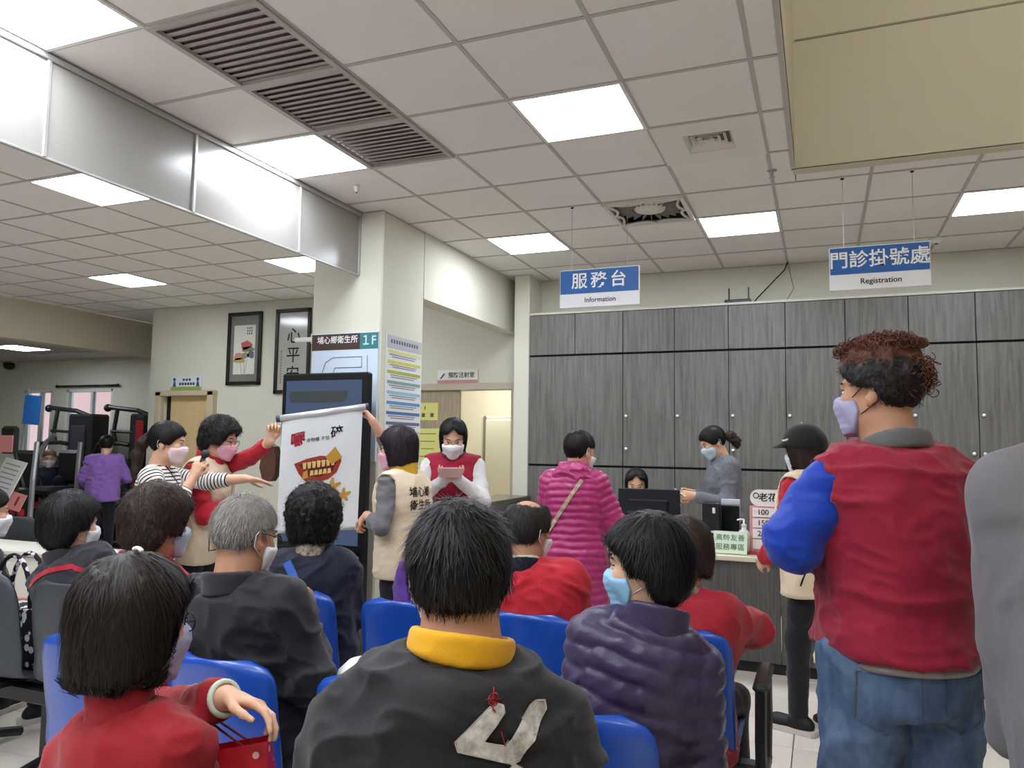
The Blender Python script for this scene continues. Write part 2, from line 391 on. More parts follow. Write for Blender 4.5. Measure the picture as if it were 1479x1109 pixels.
# cassette with round blower face
x, y = GX(CASS[0]) + .3, GY(CASS[1]) + .3
t = empty('ceiling_fan', (x, y, HC), 'square ceiling circulation fan with curved corner ribs', 'fan')
mcf = mat('cassette_paint', (216, 210, 204), 0.5)
g = Geo()
for dx, dy, sx, sy in ((-.28, 0, .03, .59), (.28, 0, .03, .59), (0, -.28, .53, .03), (0, .28, .53, .03)): g.box((x + dx, y + dy, HC - 0.012), (sx, sy, 0.03), 0.004)
g.obj('frame', mcf, t)
box('recess', (x, y, HC + 0.05), (0.55, 0.55, 0.004), mat('fan_recess', (150, 143, 138), 0.9), t)
for k in range(4):
    a0 = math.pi / 2 * k; g = Geo()
    cxx, cyy = x + .265 * math.sqrt(2) * math.cos(a0 + math.pi / 4), y + .265 * math.sqrt(2) * math.sin(a0 + math.pi / 4)
    pts = [(x + .27 * math.cos(a0) + 0.0 + (cxx - x - .27 * math.cos(a0)) * s + (-(0.06) * math.sin(math.pi * s)) * math.cos(a0 + math.pi / 4), y + .27 * math.sin(a0) + (cyy - y - .27 * math.sin(a0)) * s - .06 * math.sin(math.pi * s) * math.sin(a0 + math.pi / 4), HC - 0.016) for s in np.linspace(0, 1, 7)]
    a1 = a0 + math.pi / 2
    pts2 = [(x + .27 * math.cos(a1) + (cxx - x - .27 * math.cos(a1)) * s - .06 * math.sin(math.pi * s) * math.cos(a0 + math.pi / 4), y + .27 * math.sin(a1) + (cyy - y - .27 * math.sin(a1)) * s - .06 * math.sin(math.pi * s) * math.sin(a0 + math.pi / 4), HC - 0.016) for s in np.linspace(0, 1, 7)]
    g.tube(pts, 0.011, 6); g.tube(pts2, 0.011, 6); g.obj('corner_rib', mcf, t, True)
for k in range(22):
    a = 2 * math.pi * k / 22
    box('grille_blade', (x + .19 * math.cos(a), y + .19 * math.sin(a), HC + 0.012), (0.12, 0.004, 0.03), mat('fan_blade', (160, 154, 148), 0.5), t, R=Matrix.Rotation(a, 3, 'Z'))
Geo().lathe([(0.12, 0.04), (0.125, 0.02), (0.11, -0.0), (0.05, -0.01), (0.0, -0.012)], 24, (x, y, HC)).obj('hub', mcf, t, True)
# smoke detector, sprinklers
def detector(c, label, r=0.055):
    t = empty('smoke_detector', c, label, 'smoke detector')
    Geo().lathe([(r, 0.0), (r, -0.012), (r * .8, -0.02), (r * .55, -0.035), (r * .5, -0.045), (0, -0.046)], 20, c).obj('housing', m_white, t, True)
    Geo().lathe([(r * .25, -0.045), (r * .2, -0.052), (0, -0.053)], 10, c).obj('indicator', m_black, t)
p = onZ(1352, 344, HC); detector((p[0], p[1], HC), 'white smoke detector on ceiling beside the registration sign', 0.06)
p = onZ(515, 268, HC); detector((p[0], p[1], HC), 'small detector on ceiling above the column', 0.022)
p = onZ(1115, 246, HC)
t = empty('sprinkler', (p[0], p[1], HC), 'small metal sprinkler head under the ceiling', 'sprinkler')
Geo().lathe([(0.03, 0), (0.03, -.004), (0.009, -.008), (0.009, -.03), (0.0, -.031)], 12, (p[0], p[1], HC)).obj('escutcheon', m_alu, t)
Geo().lathe([(0.018, -.045), (0.018, -.048), (0, -.049)], 12, (p[0], p[1], HC)).tube([(p[0], p[1], HC - .03), (p[0], p[1], HC - .046)], 0.004, 6).obj('deflector', m_alu, t)

# smoke curtain between hall and side area
t = empty('smoke_curtain', (-3.29, 3.5, 2.78), 'white glossy hanging smoke curtain of panels below the ceiling', 'smoke curtain')
m_curt = mat('curtain_panel', (148, 145, 140), 0.22, 0.5)
seams = [-1.27, -.36, .55, 1.46, 2.36, 3.26, 4.21, 4.94]
for a, b in zip(seams[:-1], seams[1:]): box('curtain_panel', (-3.29, (a + b) / 2, 3.012), (0.012, b - a - 0.014, 0.455), m_curt, t)
for s in seams: Geo().box((-3.285, s, 3.012), (0.026, 0.022, 0.46), 0.004).obj('seam_strip', m_alu, t)
Geo().box((-3.285, 1.83, 3.255), (0.034, 6.24, 0.03), 0.004).obj('top_rail', m_alu, t); Geo().box((-3.287, 1.83, 2.783), (0.02, 6.24, 0.014), 0.003).obj('bottom_rail', m_alu, t)

# doors
m_doorwood = mat('door_maple', (212, 186, 140), 0.5, 0.3, var=0.12, vscale=5, stretch=(6, 6, .4))
m_frame = mat('door_frame_cream', (198, 184, 156), 0.5, 0.3)
d1 = struct(box('door_1', (-7.68, YB + 0.03, 1.045), (0.70, 0.04, 2.07), m_doorwood))
for z in (0.55, 1.5): Geo().box((-7.68, YB + 0.006, z), (0.46, 0.012, 0.7), 0.005).obj('door_panel', m_doorwood, d1)
Geo().tube([(-7.40, YB - 0.005, 1.0), (-7.40, YB - 0.05, 1.0), (-7.52, YB - 0.05, 1.0)], 0.009, 8).obj('door_handle', m_alu, d1, True)
g = Geo(); g.box((-8.18, YB - 0.005, 1.07), (0.1, 0.15, 2.14), 0.006); g.box((-7.29, YB - 0.005, 1.07), (0.1, 0.15, 2.14), 0.006); g.box((-7.73, YB - 0.005, 2.115), (0.99, 0.15, 0.07), 0.006)
struct(g.obj('trim_3', m_frame)); box('trim_4', (-8.085, YB + 0.04, 1.04), (0.09, 0.02, 2.08), m_dark).__setitem__('kind', 'structure')
# injection room opening: sliding wooden door, frame, cream room behind
m_slide = pattern('sliding_door_laminate', 'grain', [(150, 134, 112), (180, 164, 142)], 9, 0.5, 0.3, (9, 9, .5))
d2 = struct(box('door_2', (-4.18, YB - 0.03, 1.05), (0.88, 0.04, 2.1), m_slide))
Geo().box((-3.80, YB - 0.056, 1.1), (0.03, 0.02, 0.4), 0.008).obj('door_handle', m_alu, d2)
g = Geo(); g.box((-3.83, YB - 0.03, 2.135), (1.56, 0.1, 0.075), 0.004); g.box((-3.085, YB - 0.01, 1.05), (0.05, 0.14, 2.1), 0.004)
struct(g.obj('trim_5', mat('slide_track', (188, 178, 160), 0.5)))
m_cream = mat('injection_room_wall', (236, 226, 196), 0.7, 0.2)
g = Geo(); g.box((-4.2, 9.6, 1.5), (3.0, 0.08, 3.0)); g.box((-5.64, 8.75, 1.5), (0.08, 1.7, 3.0)); g.box((-2.9, 8.75, 1.5), (0.08, 1.7, 3.0)); g.box((-4.2, 8.75, 2.7), (3.0, 1.8, 0.06))
struct(g.obj('wall_injection_room', m_cream))
panel_light(0, 0, 'square ceiling light inside the injection room', 2.66, (-3.9, 8.6))
t = empty('storage_locker', (-3.72, 9.1, 0), 'tall cream metal locker standing inside the injection room', 'locker')
Geo().box((-3.72, 9.2, .93), (0.62, 0.5, 1.86), 0.01).obj('body', mat('locker_cream', (214, 206, 178), 0.5), t)
Geo().box((-3.72, 8.945, .93), (0.56, 0.02, 1.76), 0.006).obj('door', mat('locker_door', (222, 214, 186), 0.5), t)
Geo().box((-3.98, 8.94, .93), (0.035, 0.03, 1.86), 0.006).obj('edge_post', mat('locker_edge', (130, 122, 104), 0.5), t)
Geo().box((-3.5, 8.925, 1.0), (0.02, 0.03, 0.12), 0.005).obj('handle', m_alu, t)

# gym windows
m_glass = bpy.data.materials.new('window_glass'); m_glass.use_nodes = True
b_ = m_glass.node_tree.nodes['Principled BSDF']; b_.inputs['Transmission Weight'].default_value = 1.0; b_.inputs['Roughness'].default_value = 0.02; b_.inputs['IOR'].default_value = 1.02; b_.inputs['Base Color'].default_value = (.95, .97, .98, 1)
for k, (x0, x1, z0, z1) in enumerate(wins):
    g = Geo(); xm = (x0 + x1) / 2; zm = (z0 + z1) / 2
    for c, s in (((x0 + .02, 9.05, zm), (.05, .1, z1 - z0)), ((x1 - .02, 9.05, zm), (.05, .1, z1 - z0)), ((xm, 9.05, z0 + .02), (x1 - x0, .1, .05)), ((xm, 9.05, z1 - .02), (x1 - x0, .1, .05)), ((xm + .04, 9.05, zm), (.05, .08, z1 - z0))): g.box(c, s, .004)
    wd = struct(g.obj('window_%d' % (k + 1), m_white))
    for a, b2 in ((x0, xm + .04), (xm + .04, x1)): box('pane', ((a + b2) / 2, 9.06, zm), (b2 - a - .05, .006, z1 - z0 - .06), m_glass, wd)
    Geo().box((xm, 8.98, z0 - .02), (x1 - x0 + .12, .14, .03), .004).obj('window_sill', m_white, wd)
t = empty('curtain_rail', (-11.08, 8.95, 2.36), 'dark curtain rail over the wider gym window', 'curtain rail')
Geo().tube([(-11.75, 8.95, 2.36), (-10.42, 8.95, 2.36)], .016, 8).obj('rod', m_black, t, True)
for xx in (-11.77, -10.4): Geo().sphere((xx, 8.95, 2.36), .028, 10).obj('finial', m_black, t, True)
for xx in (-11.6, -10.55): Geo().box((xx, 8.975, 2.36), (.02, .06, .03)).obj('bracket', m_black, t)
t = empty('neighbour_house', (-12.5, 12.4, 0), 'pink rendered house wall outside the gym windows', 'building')
box('facade', (-13.0, 12.4, 3.0), (9.0, .3, 6.0), mat('pink_render', (214, 176, 172), .8), t)
for xx in (-14.6, -12.9): box('window', (xx, 12.24, 3.2), (.9, .06, 1.2), mat('far_glass', (150, 160, 170), .3), t)
# ================================================================== IMPLICIT BODIES
def hash3(i, j, k, seed):
    h = (i * 374761393 + j * 668265263 + k * 2147483647 + seed * 974634777).astype(np.int64)
    h = (h ^ (h >> 13)) * 1274126177; h = h ^ (h >> 16)
    return (h & 0xffff) / 65535.0
def noise(P, f, seed=0):
    """value noise in [-1, 1]"""
    Q = P * np.asarray(f, float); I = np.floor(Q).astype(np.int64); T = Q - I; T = T * T * (3 - 2 * T); r = 0
    for a in (0, 1):
        for b in (0, 1):
            for c in (0, 1):
                wgt = (T[:, 0] if a else 1 - T[:, 0]) * (T[:, 1] if b else 1 - T[:, 1]) * (T[:, 2] if c else 1 - T[:, 2])
                r = r + wgt * hash3(I[:, 0] + a, I[:, 1] + b, I[:, 2] + c, seed)
    return r * 2 - 1
def smin(a, b, k):
    h = np.clip(0.5 + 0.5 * (b - a) / k, 0, 1); return b + (a - b) * h - k * h * (1 - h)
def smax(a, b, k): return -smin(-a, -b, k)
class Pr:
    """a primitive: distance function plus bounding box"""
    def __init__(s, fn, lo, hi): s.fn = fn; s.lo = np.asarray(lo, float); s.hi = np.asarray(hi, float)
def cone(a, b, ra, rb, flat=None):
    a = np.asarray(a, float); b = np.asarray(b, float); ba = b - a; L2 = ba.dot(ba) + 1e-9; R = max(ra, rb) * (1.0 if flat is None else max(1, 1 / flat[1]))
    fx = None if flat is None else (nrm(flat[0]), flat[1])
    def fn(P):
        pa = P - a; t = np.clip(pa @ ba / L2, 0, 1); q = pa - t[:, None] * ba
        if fx is not None: q = q + np.outer(q @ fx[0], fx[0]) * (fx[1] - 1)
        return np.sqrt((q * q).sum(1)) - (ra + (rb - ra) * t)
    return Pr(fn, np.minimum(a, b) - R, np.maximum(a, b) + R)
def ell(c, r, A=None):
    c = np.asarray(c, float); r = np.asarray(r, float); A = np.eye(3) if A is None else np.asarray(A)
    ext = np.sqrt(((A * r[:, None]) ** 2).sum(0))
    def fn(P):
        q = (P - c) @ A.T; k0 = np.sqrt(((q / r) ** 2).sum(1)); k1 = np.sqrt(((q / (r * r)) ** 2).sum(1)) + 1e-9
        return k0 * (k0 - 1) / k1
    return Pr(fn, c - ext, c + ext)
def loft(o, A, ws, aa, bb, cc=None, p=2.2, ends=True):
    """stack of superellipses: A rows = right, forward, up; ws heights, aa half widths, bb half depths, cc forward offsets"""
    o = np.asarray(o, float); ws = np.asarray(ws, float); aa = np.asarray(aa, float); bb = np.asarray(bb, float); cc = np.zeros_like(aa) if cc is None else np.asarray(cc, float)
    W = np.linspace(ws[0], ws[-1], 40)
    def sm(y):
        z = np.interp(W, ws, y); k = np.array([1, 2, 3, 2, 1.]) / 9; return np.convolve(np.pad(z, 2, mode='edge'), k, 'valid')
    a_, b_, c_ = sm(aa), sm(bb), sm(cc)
    corners = []
    for i in range(len(ws)):
        for sx in (-1, 1):
            for sy in (-1, 1): corners.append(o + A[0] * sx * aa[i] + A[1] * (cc[i] + sy * bb[i]) + A[2] * ws[i])
    corners = np.array(corners)
    def fn(P):
        q = (P - o) @ A.T; w_ = np.clip(q[:, 2], ws[0], ws[-1])
        a = np.interp(w_, W, a_); b = np.interp(w_, W, b_); c = np.interp(w_, W, c_)
        r = (np.abs(q[:, 0] / a) ** p + np.abs((q[:, 1] - c) / b) ** p) ** (1 / p)
        d = (r - 1) * np.minimum(a, b)
        return smax(d, np.maximum(q[:, 2] - ws[-1], ws[0] - q[:, 2]), 0.02) if ends else d
    return Pr(fn, corners.min(0) - .01, corners.max(0) + .01)
def field(prims, h, k=0.03, subs=(), ints=(), pad=0.03, ksub=0.01):
    lo = np.min([p.lo for p in prims], 0) - pad; hi = np.max([p.hi for p in prims], 0) + pad
    n = np.ceil((hi - lo) / h).astype(int) + 1
    ax = [lo[i] + h * np.arange(n[i]) for i in range(3)]; Fd = np.full(n, 1.0)
    def sub(p, m_):
        i0 = np.clip(np.floor((p.lo - m_ - lo) / h).astype(int), 0, n - 1); i1 = np.clip(np.ceil((p.hi + m_ - lo) / h).astype(int) + 1, 1, n)
        s = tuple(slice(a, b) for a, b in zip(i0, i1)); G = np.meshgrid(*[ax[i][s[i]] for i in range(3)], indexing='ij')
        return s, np.stack([g_.ravel() for g_ in G], 1), G[0].shape
    for p in prims:
        kk = getattr(p, 'k', k); s, P, sh = sub(p, kk + 2 * h); Fd[s] = smin(Fd[s], p.fn(P).reshape(sh), kk)
    for p in subs:
        s, P, sh = sub(p, 0.03); Fd[s] = smax(Fd[s], -p.fn(P).reshape(sh), ksub)
    if ints:
        G = np.meshgrid(*ax, indexing='ij'); P = np.stack([g_.ravel() for g_ in G], 1)
        for f in ints: Fd = smax(Fd, f(P).reshape(n), ksub)
    return Fd, lo
def nets(Fd, lo, h):
    I = Fd < 0; n = np.array(Fd.shape); cn = n - 1
    acc = np.zeros((*cn, 3)); num = np.zeros(cn); edges = []
    for a in range(3):
        s0 = [slice(None)] * 3; s1 = [slice(None)] * 3; s0[a] = slice(0, -1); s1[a] = slice(1, None)
        c = I[tuple(s0)] != I[tuple(s1)]; idx = np.argwhere(c)
        if not len(idx): continue
        f0 = Fd[tuple(idx.T)]; j = idx.copy(); j[:, a] += 1; f1 = Fd[tuple(j.T)]
        P = idx.astype(float); P[:, a] += f0 / (f0 - f1)
        b, d = [(1, 2), (2, 0), (0, 1)][a]; cells = []
        for ob, od in ((-1, -1), (0, -1), (0, 0), (-1, 0)):
            q = idx.copy(); q[:, b] += ob; q[:, d] += od; cells.append(q)
        ok = np.ones(len(idx), bool)
        for q in cells: ok &= ((q >= 0) & (q < cn)).all(1)
        for q in cells:
            v = ((q >= 0) & (q < cn)).all(1); np.add.at(acc, tuple(q[v].T), P[v]); np.add.at(num, tuple(q[v].T), 1)
        edges.append((ok, cells, f0 < 0))
    vi = np.full(cn, -1); m_ = num > 0; vi[m_] = np.arange(m_.sum())
    V = acc[m_] / num[m_][:, None] * h + lo; Q = []
    for ok, cells, ins in edges:
        q = np.stack([vi[tuple(c[ok].T)] for c in cells], 1); fl_ = ins[ok]; q[~fl_] = q[~fl_][:, ::-1]; Q.append(q)
    return V, (np.concatenate(Q) if Q else np.zeros((0, 4), int))
def vnormals(V, Q):
    n = np.cross(V[Q[:, 2]] - V[Q[:, 0]], V[Q[:, 3]] - V[Q[:, 1]]); N = np.zeros_like(V)
    for c in range(4): np.add.at(N, Q[:, c], n)
    return N / (np.linalg.norm(N, axis=1, keepdims=True) + 1e-12)
def relax(V, Q, it=1, lam=0.5):
    E = np.concatenate([Q[:, [0, 1]], Q[:, [1, 2]], Q[:, [2, 3]], Q[:, [3, 0]]])
    for _ in range(it):
        S = np.zeros_like(V); c = np.zeros(len(V)); np.add.at(S, E[:, 0], V[E[:, 1]]); np.add.at(c, E[:, 0], 1); np.add.at(S, E[:, 1], V[E[:, 0]]); np.add.at(c, E[:, 1], 1)
        V = V + (S / np.maximum(c, 1)[:, None] - V) * lam
    return V
def wrinkle(V, Q, amp, seed=0, f=9.0, stretch=(1, 1, 1.6), ridge=True):
    if amp <= 0: return V
    N = vnormals(V, Q); P = V + 0.05 * np.stack([noise(V, 5, seed + 7), noise(V, 5, seed + 8), noise(V, 5, seed + 9)], 1)
    a = noise(P, np.array(stretch) * f, seed); b = noise(P, np.array(stretch) * f * 2.3, seed + 1)
    d = ((1 - np.abs(a)) ** 2.6 * 1.7 - .55 if ridge else a) * 0.8 + 0.45 * ((1 - np.abs(b)) ** 2 * 1.4 - .55)
    return V + N * (amp * d)[:, None]

# ------------------------------------------------------------------ heads
def head_prims(H):
    """skull, face, ears, neck in the head frame H = (centre, axes, scale)"""
    c, A, s = H
    W = lambda p: c + s * (np.asarray(p, float) @ A)
    E = lambda p, r: ell(W(p), np.array(r) * s, A)
    C = lambda p, q, ra, rb: cone(W(p), W(q), ra * s, rb * s)
    P = [E((0, -.012, .028), (.074, .094, .088)), E((0, .028, -.045), (.057, .060, .074)), E((0, .066, -.093), (.024, .022, .020)),
         E((-.043, .012, -.058), (.02, .036, .034)), E((.043, .012, -.058), (.02, .036, .034)), C((-.028, .079, .024), (.028, .079, .024), .011, .011),
         E((-.037, .06, -.022), (.024, .026, .026)), E((.037, .06, -.022), (.024, .026, .026))]
    for p in P: p.k = .022 * s
    N_ = [C((0, .088, .008), (0, .108, -.028), .008, .0125), E((-.012, .098, -.034), (.009, .010, .008)), E((.012, .098, -.034), (.009, .010, .008)),
          E((0, .089, -.062), (.022, .010, .006)), E((0, .087, -.072), (.019, .010, .006))]
    for p in N_: p.k = .008 * s
    for sx in (-1, 1):
        B = np.array([[math.cos(.35), -sx * math.sin(.35), 0], [sx * math.sin(.35), math.cos(.35), 0], [0, 0, 1]]) @ np.array([[1, 0, 0], [0, math.cos(.25), math.sin(.25)], [0, -math.sin(.25), math.cos(.25)]])
        e1 = ell(W((sx * .079, -.016, -.006)), np.array((.007, .020, .033)) * s, B @ A); e1.k = .006 * s
        e2 = ell(W((sx * .076, -.006, -.03)), np.array((.007, .010, .013)) * s, A); e2.k = .006 * s
        N_ += [e1, e2]
    S = [E((-.031, .098, .006), (.017, .013, .010)), E((.031, .098, .006), (.017, .013, .010)), E((-.087, -.008, -.002), (.006, .010, .017)), E((.087, -.008, -.002), (.006, .010, .017))]
    return P + N_, S
def cranium(q, wide=0.0):
    r = np.array((.074 + wide, .094 + wide, .088 + wide)); p = q - np.array((0, -.012, .028)); k0 = np.sqrt(((p / r) ** 2).sum(1)); k1 = np.sqrt(((p / (r * r)) ** 2).sum(1)) + 1e-9
    return k0 * (k0 - 1) / k1
HAIR = {  # th thickness, zb back end, zs side end, yf where the face opening starts, zf hairline, drop = hanging volume, amp relief, f relief frequency
    'short':  dict(th=.016, zb=-.060, zs=.022, yf=.030, zf=.062, drop=0, amp=.004, f=(60, 60, 16)),
    'crop':   dict(th=.011, zb=-.055, zs=.018, yf=.030, zf=.066, drop=0, amp=.003, f=(70, 70, 30)),
    'full':   dict(th=.024, zb=-.078, zs=-.018, yf=.040, zf=.060, drop=.3, amp=.006, f=(45, 45, 14)),
    'bob':    dict(th=.022, zb=-.125, zs=-.100, yf=.038, zf=.058, drop=1, amp=.004, f=(60, 60, 8)),
    'curly':  dict(th=.040, zb=-.095, zs=-.045, yf=.036, zf=.062, drop=.6, amp=.012, f=(42, 42, 42)),
    'perm':   dict(th=.034, zb=-.080, zs=-.028, yf=.040, zf=.060, drop=.4, amp=.009, f=(34, 34, 30)),
    'tied':   dict(th=.013, zb=-.055, zs=-.012, yf=.034, zf=.058, drop=0, amp=.003, f=(60, 60, 14)),
    'bald':   dict(th=.013, zb=-.060, zs=-.004, yf=.020, zf=.075, drop=0, amp=.004, f=(60, 60, 16)),
    'layer':  dict(th=.026, zb=-.098, zs=-.016, yf=.022, zf=.062, drop=.28, amp=.005, f=(50, 50, 14)),
    'bobopen': dict(th=.020, zb=-.100, zs=-.088, yf=.012, zf=.068, drop=.8, amp=.004, f=(60, 60, 10)),
    'bobshort': dict(th=.022, zb=-.104, zs=-.088, yf=.036, zf=.058, drop=.8, amp=.005, f=(60, 60, 9)),
    'topcurl': dict(th=.016, zb=-.045, zs=.006, yf=.034, zf=.060, drop=0, amp=.006, f=(60, 60, 40)),
}
def hair_fn(st):
    p = HAIR[st]
    def fn(q):
        d = cranium(q) - p['th'] * (1 + 0.25 * np.clip(q[:, 2] / .1, -1, 1))
        if p['drop']:
            dd = p['drop']; r = np.array((.074 + p['th'] * .9, .080 + p['th'] * .7, .06 + .075 * dd)); c = q - np.array((0, -.022, -.02 - .03 * dd)); k0 = np.sqrt(((c / r) ** 2).sum(1)); k1 = np.sqrt(((c / (r * r)) ** 2).sum(1)) + 1e-9
            d = smin(d, k0 * (k0 - 1) / k1, .03)
            r = np.array((.064, .088, .085)); c = q - np.array((0, .050, -.085)); k0 = np.sqrt(((c / r) ** 2).sum(1)); k1 = np.sqrt(((c / (r * r)) ** 2).sum(1)) + 1e-9; d = smax(d, -k0 * (k0 - 1) / k1, .012)
        y = q[:, 1]; yf = p['yf']
        zl = np.interp(y, [-.12, -.045, -.02, yf, yf + .022, .075, .10], [p['zb'], p['zb'], p['zs'], p['zs'] + (.0 if p['drop'] >= .3 else .012), p['zf'] - .02, p['zf'], p['zf'] + .025])
        if st == 'bobopen': zl = zl + np.where(y > .02, .045 * np.exp(-(q[:, 0] / .022) ** 2), 0)
        d = smax(d, (zl - q[:, 2]) * .8, .010)
        if st == 'bald':
            r_ = np.sqrt(((q - np.array((0, -.026, .146))) ** 2).sum(1)) - .080; d = smax(d, -r_, .012)
        if st == 'topcurl':
            c = q - np.array((0, -.010, .100)); r = np.array((.078, .100, .050)); k0 = np.sqrt(((c / r) ** 2).sum(1)); k1 = np.sqrt(((c / (r * r)) ** 2).sum(1)) + 1e-9; d = smin(d, k0 * (k0 - 1) / k1, .012)
            c = q - np.array((0, -.096, .040)); r = np.array((.052, .026, .050)); k0 = np.sqrt(((c / r) ** 2).sum(1)); k1 = np.sqrt(((c / (r * r)) ** 2).sum(1)) + 1e-9; d = smin(d, k0 * (k0 - 1) / k1, .02)
        return d
    return fn
def make_hair(H, st, mt, parent, res, strands, seed=1, length=.06, width=.0016, lift=.004, extra=(), name='hair', curl=0.0, split=None):
    c, A, s = H; fn = hair_fn(st); p = HAIR[st]
    lo = np.array((-.16, -.19, -.20)); hi = np.array((.16, .15, .20)); h = res / s
    n = np.ceil((hi - lo) / h).astype(int); G = np.meshgrid(*[lo[i] + h * np.arange(n[i]) for i in range(3)], indexing='ij')
    Pq = np.stack([g_.ravel() for g_ in G], 1); Fd = fn(Pq).reshape(n)
    for e in extra:
        Fd = smin(Fd, e.fn(Pq).reshape(n), .02)
    V, Q = nets(Fd, lo, h); V = relax(V, Q, 1)
    N = vnormals(V, Q); V = V + N * (p['amp'] * (0.8 * noise(V, p['f'], seed) + 0.5 * noise(V, np.array(p['f']) * 2.1, seed + 3)))[:, None]
    verts = [V]; quads = [Q]; base = len(V)
    if strands:
        rg = np.random.default_rng(seed)
        # fine locks following the flow of the hair
        idx = rg.integers(0, len(V), strands); P = V[idx] + rg.normal(0, .0015, (strands, 3)); nn = N[idx]; ok = nn[:, 2] > -.75; P = P[ok]; nn = nn[ok]; m_ = len(P)
        crown = np.array((0, -.045, .125)); D = P - crown; D[:, 2] -= .05; L = length * (0.6 + 0.8 * rg.random(m_)); segs = 5; lf = lift * rg.random(m_) ** 2 * 2
        path = [P]; ph = rg.random(m_) * 6.28
        def grad(X):
            e = .002; g_ = np.stack([fn(X + np.eye(3)[i] * e) - fn(X - np.eye(3)[i] * e) for i in range(3)], 1); return g_ / (np.linalg.norm(g_, axis=1, keepdims=True) + 1e-9)
        X = P.copy(); side0 = None
        J = rg.normal(0, .35 + curl, (m_, 3))
        for k in range(segs):
            g_ = grad(X); D2 = X - crown; D2[:, 2] -= .03; D2 = D2 / np.linalg.norm(D2, axis=1, keepdims=True) + J * .4
            if curl: D2 = D2 + curl * np.stack([np.sin(ph + k * 2.2), np.cos(ph * 1.7 + k * 2.0), np.sin(ph * 2.3 + k * 1.7)], 1)
            T = D2 - g_ * (D2 * g_).sum(1, keepdims=True); T /= np.linalg.norm(T, axis=1, keepdims=True) + 1e-9
            X = X + T * (L / segs)[:, None]; d = fn(X); off = .001 + lf * ((k + 1) / segs) ** 2
            X = X + g_ * np.clip(off - d, -.02, .012)[:, None]; path.append(X.copy())
        T = np.stack(path, 1)                                              # m, segs+1, 3
        tang = np.gradient(T, axis=1); gr = grad(T[:, 0]); sd = np.cross(tang, gr[:, None, :]); sd /= np.linalg.norm(sd, axis=2, keepdims=True) + 1e-9
        wd = width * (0.7 + .6 * rg.random(m_))[:, None, None] * np.linspace(1, .25, segs + 1)[None, :, None]
        Lp = T - sd * wd; Rp = T + sd * wd; up = gr[:, None, :] * wd * .5; Lp = Lp - up * 0; 
        SV = np.stack([Lp, Rp], 2).reshape(-1, 3)
        bi = base + (np.arange(m_) * (segs + 1) * 2)[:, None]
        sq = [np.concatenate([bi + 2 * k, bi + 2 * k + 1, bi + 2 * k + 3, bi + 2 * k + 2], 1) for k in range(segs)]
        verts.append(SV); quads.append(np.concatenate(sq))
    V = np.concatenate(verts); V = c + s * (V @ A)
    Q = np.concatenate(quads); mi = None
    if split: ql = (V[Q[:, 0]] - c) @ A.T / s; mi = (ql[:, 2] + .014 * noise(ql, 60, 3) + .012 * noise(ql, 150, 4) > split).astype(int)
    return mesh_obj(name, V, Q, mt, parent, True, midx=mi)
def make_mask(H, mt, parent, res, loops=True, lm=None):
    c, A, s = H; P, S = head_prims(H); P = [p for i, p in enumerate(P) if i < 9]
    W = lambda p: c + s * (np.asarray(p, float) @ A)
    P = P[:8] + [cone(W((0, .082, .008)), W((0, .092, -.03)), .010 * s, .017 * s), cone(W((0, .084, -.035)), W((0, .072, -.092)), .024 * s, .020 * s)]
    for p in P: p.k = .03 * s
    def reg(X):
        q = (X - c) @ A.T / s; x, y, z = q.T
        top = .000 - .32 * np.abs(x); bot = -.118 + .30 * np.abs(x)
        return np.maximum(np.maximum(z - top, bot - z), .026 + 0.35 * np.abs(z + .05) - y) * s
    Fd, lo = field(P, res, .03 * s, ints=(lambda X: reg(X),), pad=.03)
    Fd2, _ = field(P, res, .03 * s, pad=.03)
    G = np.meshgrid(*[lo[i] + res * np.arange(Fd.shape[i]) for i in range(3)], indexing='ij'); X = np.stack([g_.ravel() for g_ in G], 1)
    Fd = smax(Fd2 - .0075 * s, reg(X).reshape(Fd.shape), .004); V, Q = nets(Fd, lo, res); V = relax(V, Q, 2)
    q = (V - c) @ A.T / s; N = vnormals(V, Q); V = V + N * (.0007 * s * np.sin(q[:, 2] * 330) * (np.abs(q[:, 0]) < .05))[:, None]
    mk = mesh_obj('face_mask', V, Q, mt, parent, True)
    if loops:
        for sx in (-1, 1):
            g = Geo(); g.tube([W((sx * .060, .046, -.012)), W((sx * .078, .01, .012)), W((sx * .084, -.022, .022)), W((sx * .087, -.036, .004)), W((sx * .084, -.032, -.028)), W((sx * .074, .0, -.046)), W((sx * .058, .04, -.068))], .0016 * s, 5)
            g.obj('ear_loop', lm or mt, mk, True)
    return mk
def make_glasses(H, mt, parent):
    c, A, s = H; W = lambda p: c + s * (np.asarray(p, float) @ A); g = Geo()
    for sx in (-1, 1):
        g.tube([W((sx * .033 + .024 * math.cos(a), .104 - .012 * abs(math.cos(a) * .024 + sx * sx * .033 - .0) * 8, .004 + .018 * math.sin(a))) for a in np.linspace(0, 2 * math.pi, 15)], .0016 * s, 5)
        g.tube([W((sx * .057, .096, .010)), W((sx * .076, .05, .012)), W((sx * .081, -.01, .014)), W((sx * .083, -.036, .0)), W((sx * .083, -.045, -.018))], .0018 * s, 5)
    g.tube([W((-.01, .107, .008)), W((0, .110, .010)), W((.01, .107, .008))], .0016 * s, 5)
    return g.obj('glasses', mt, parent, True)
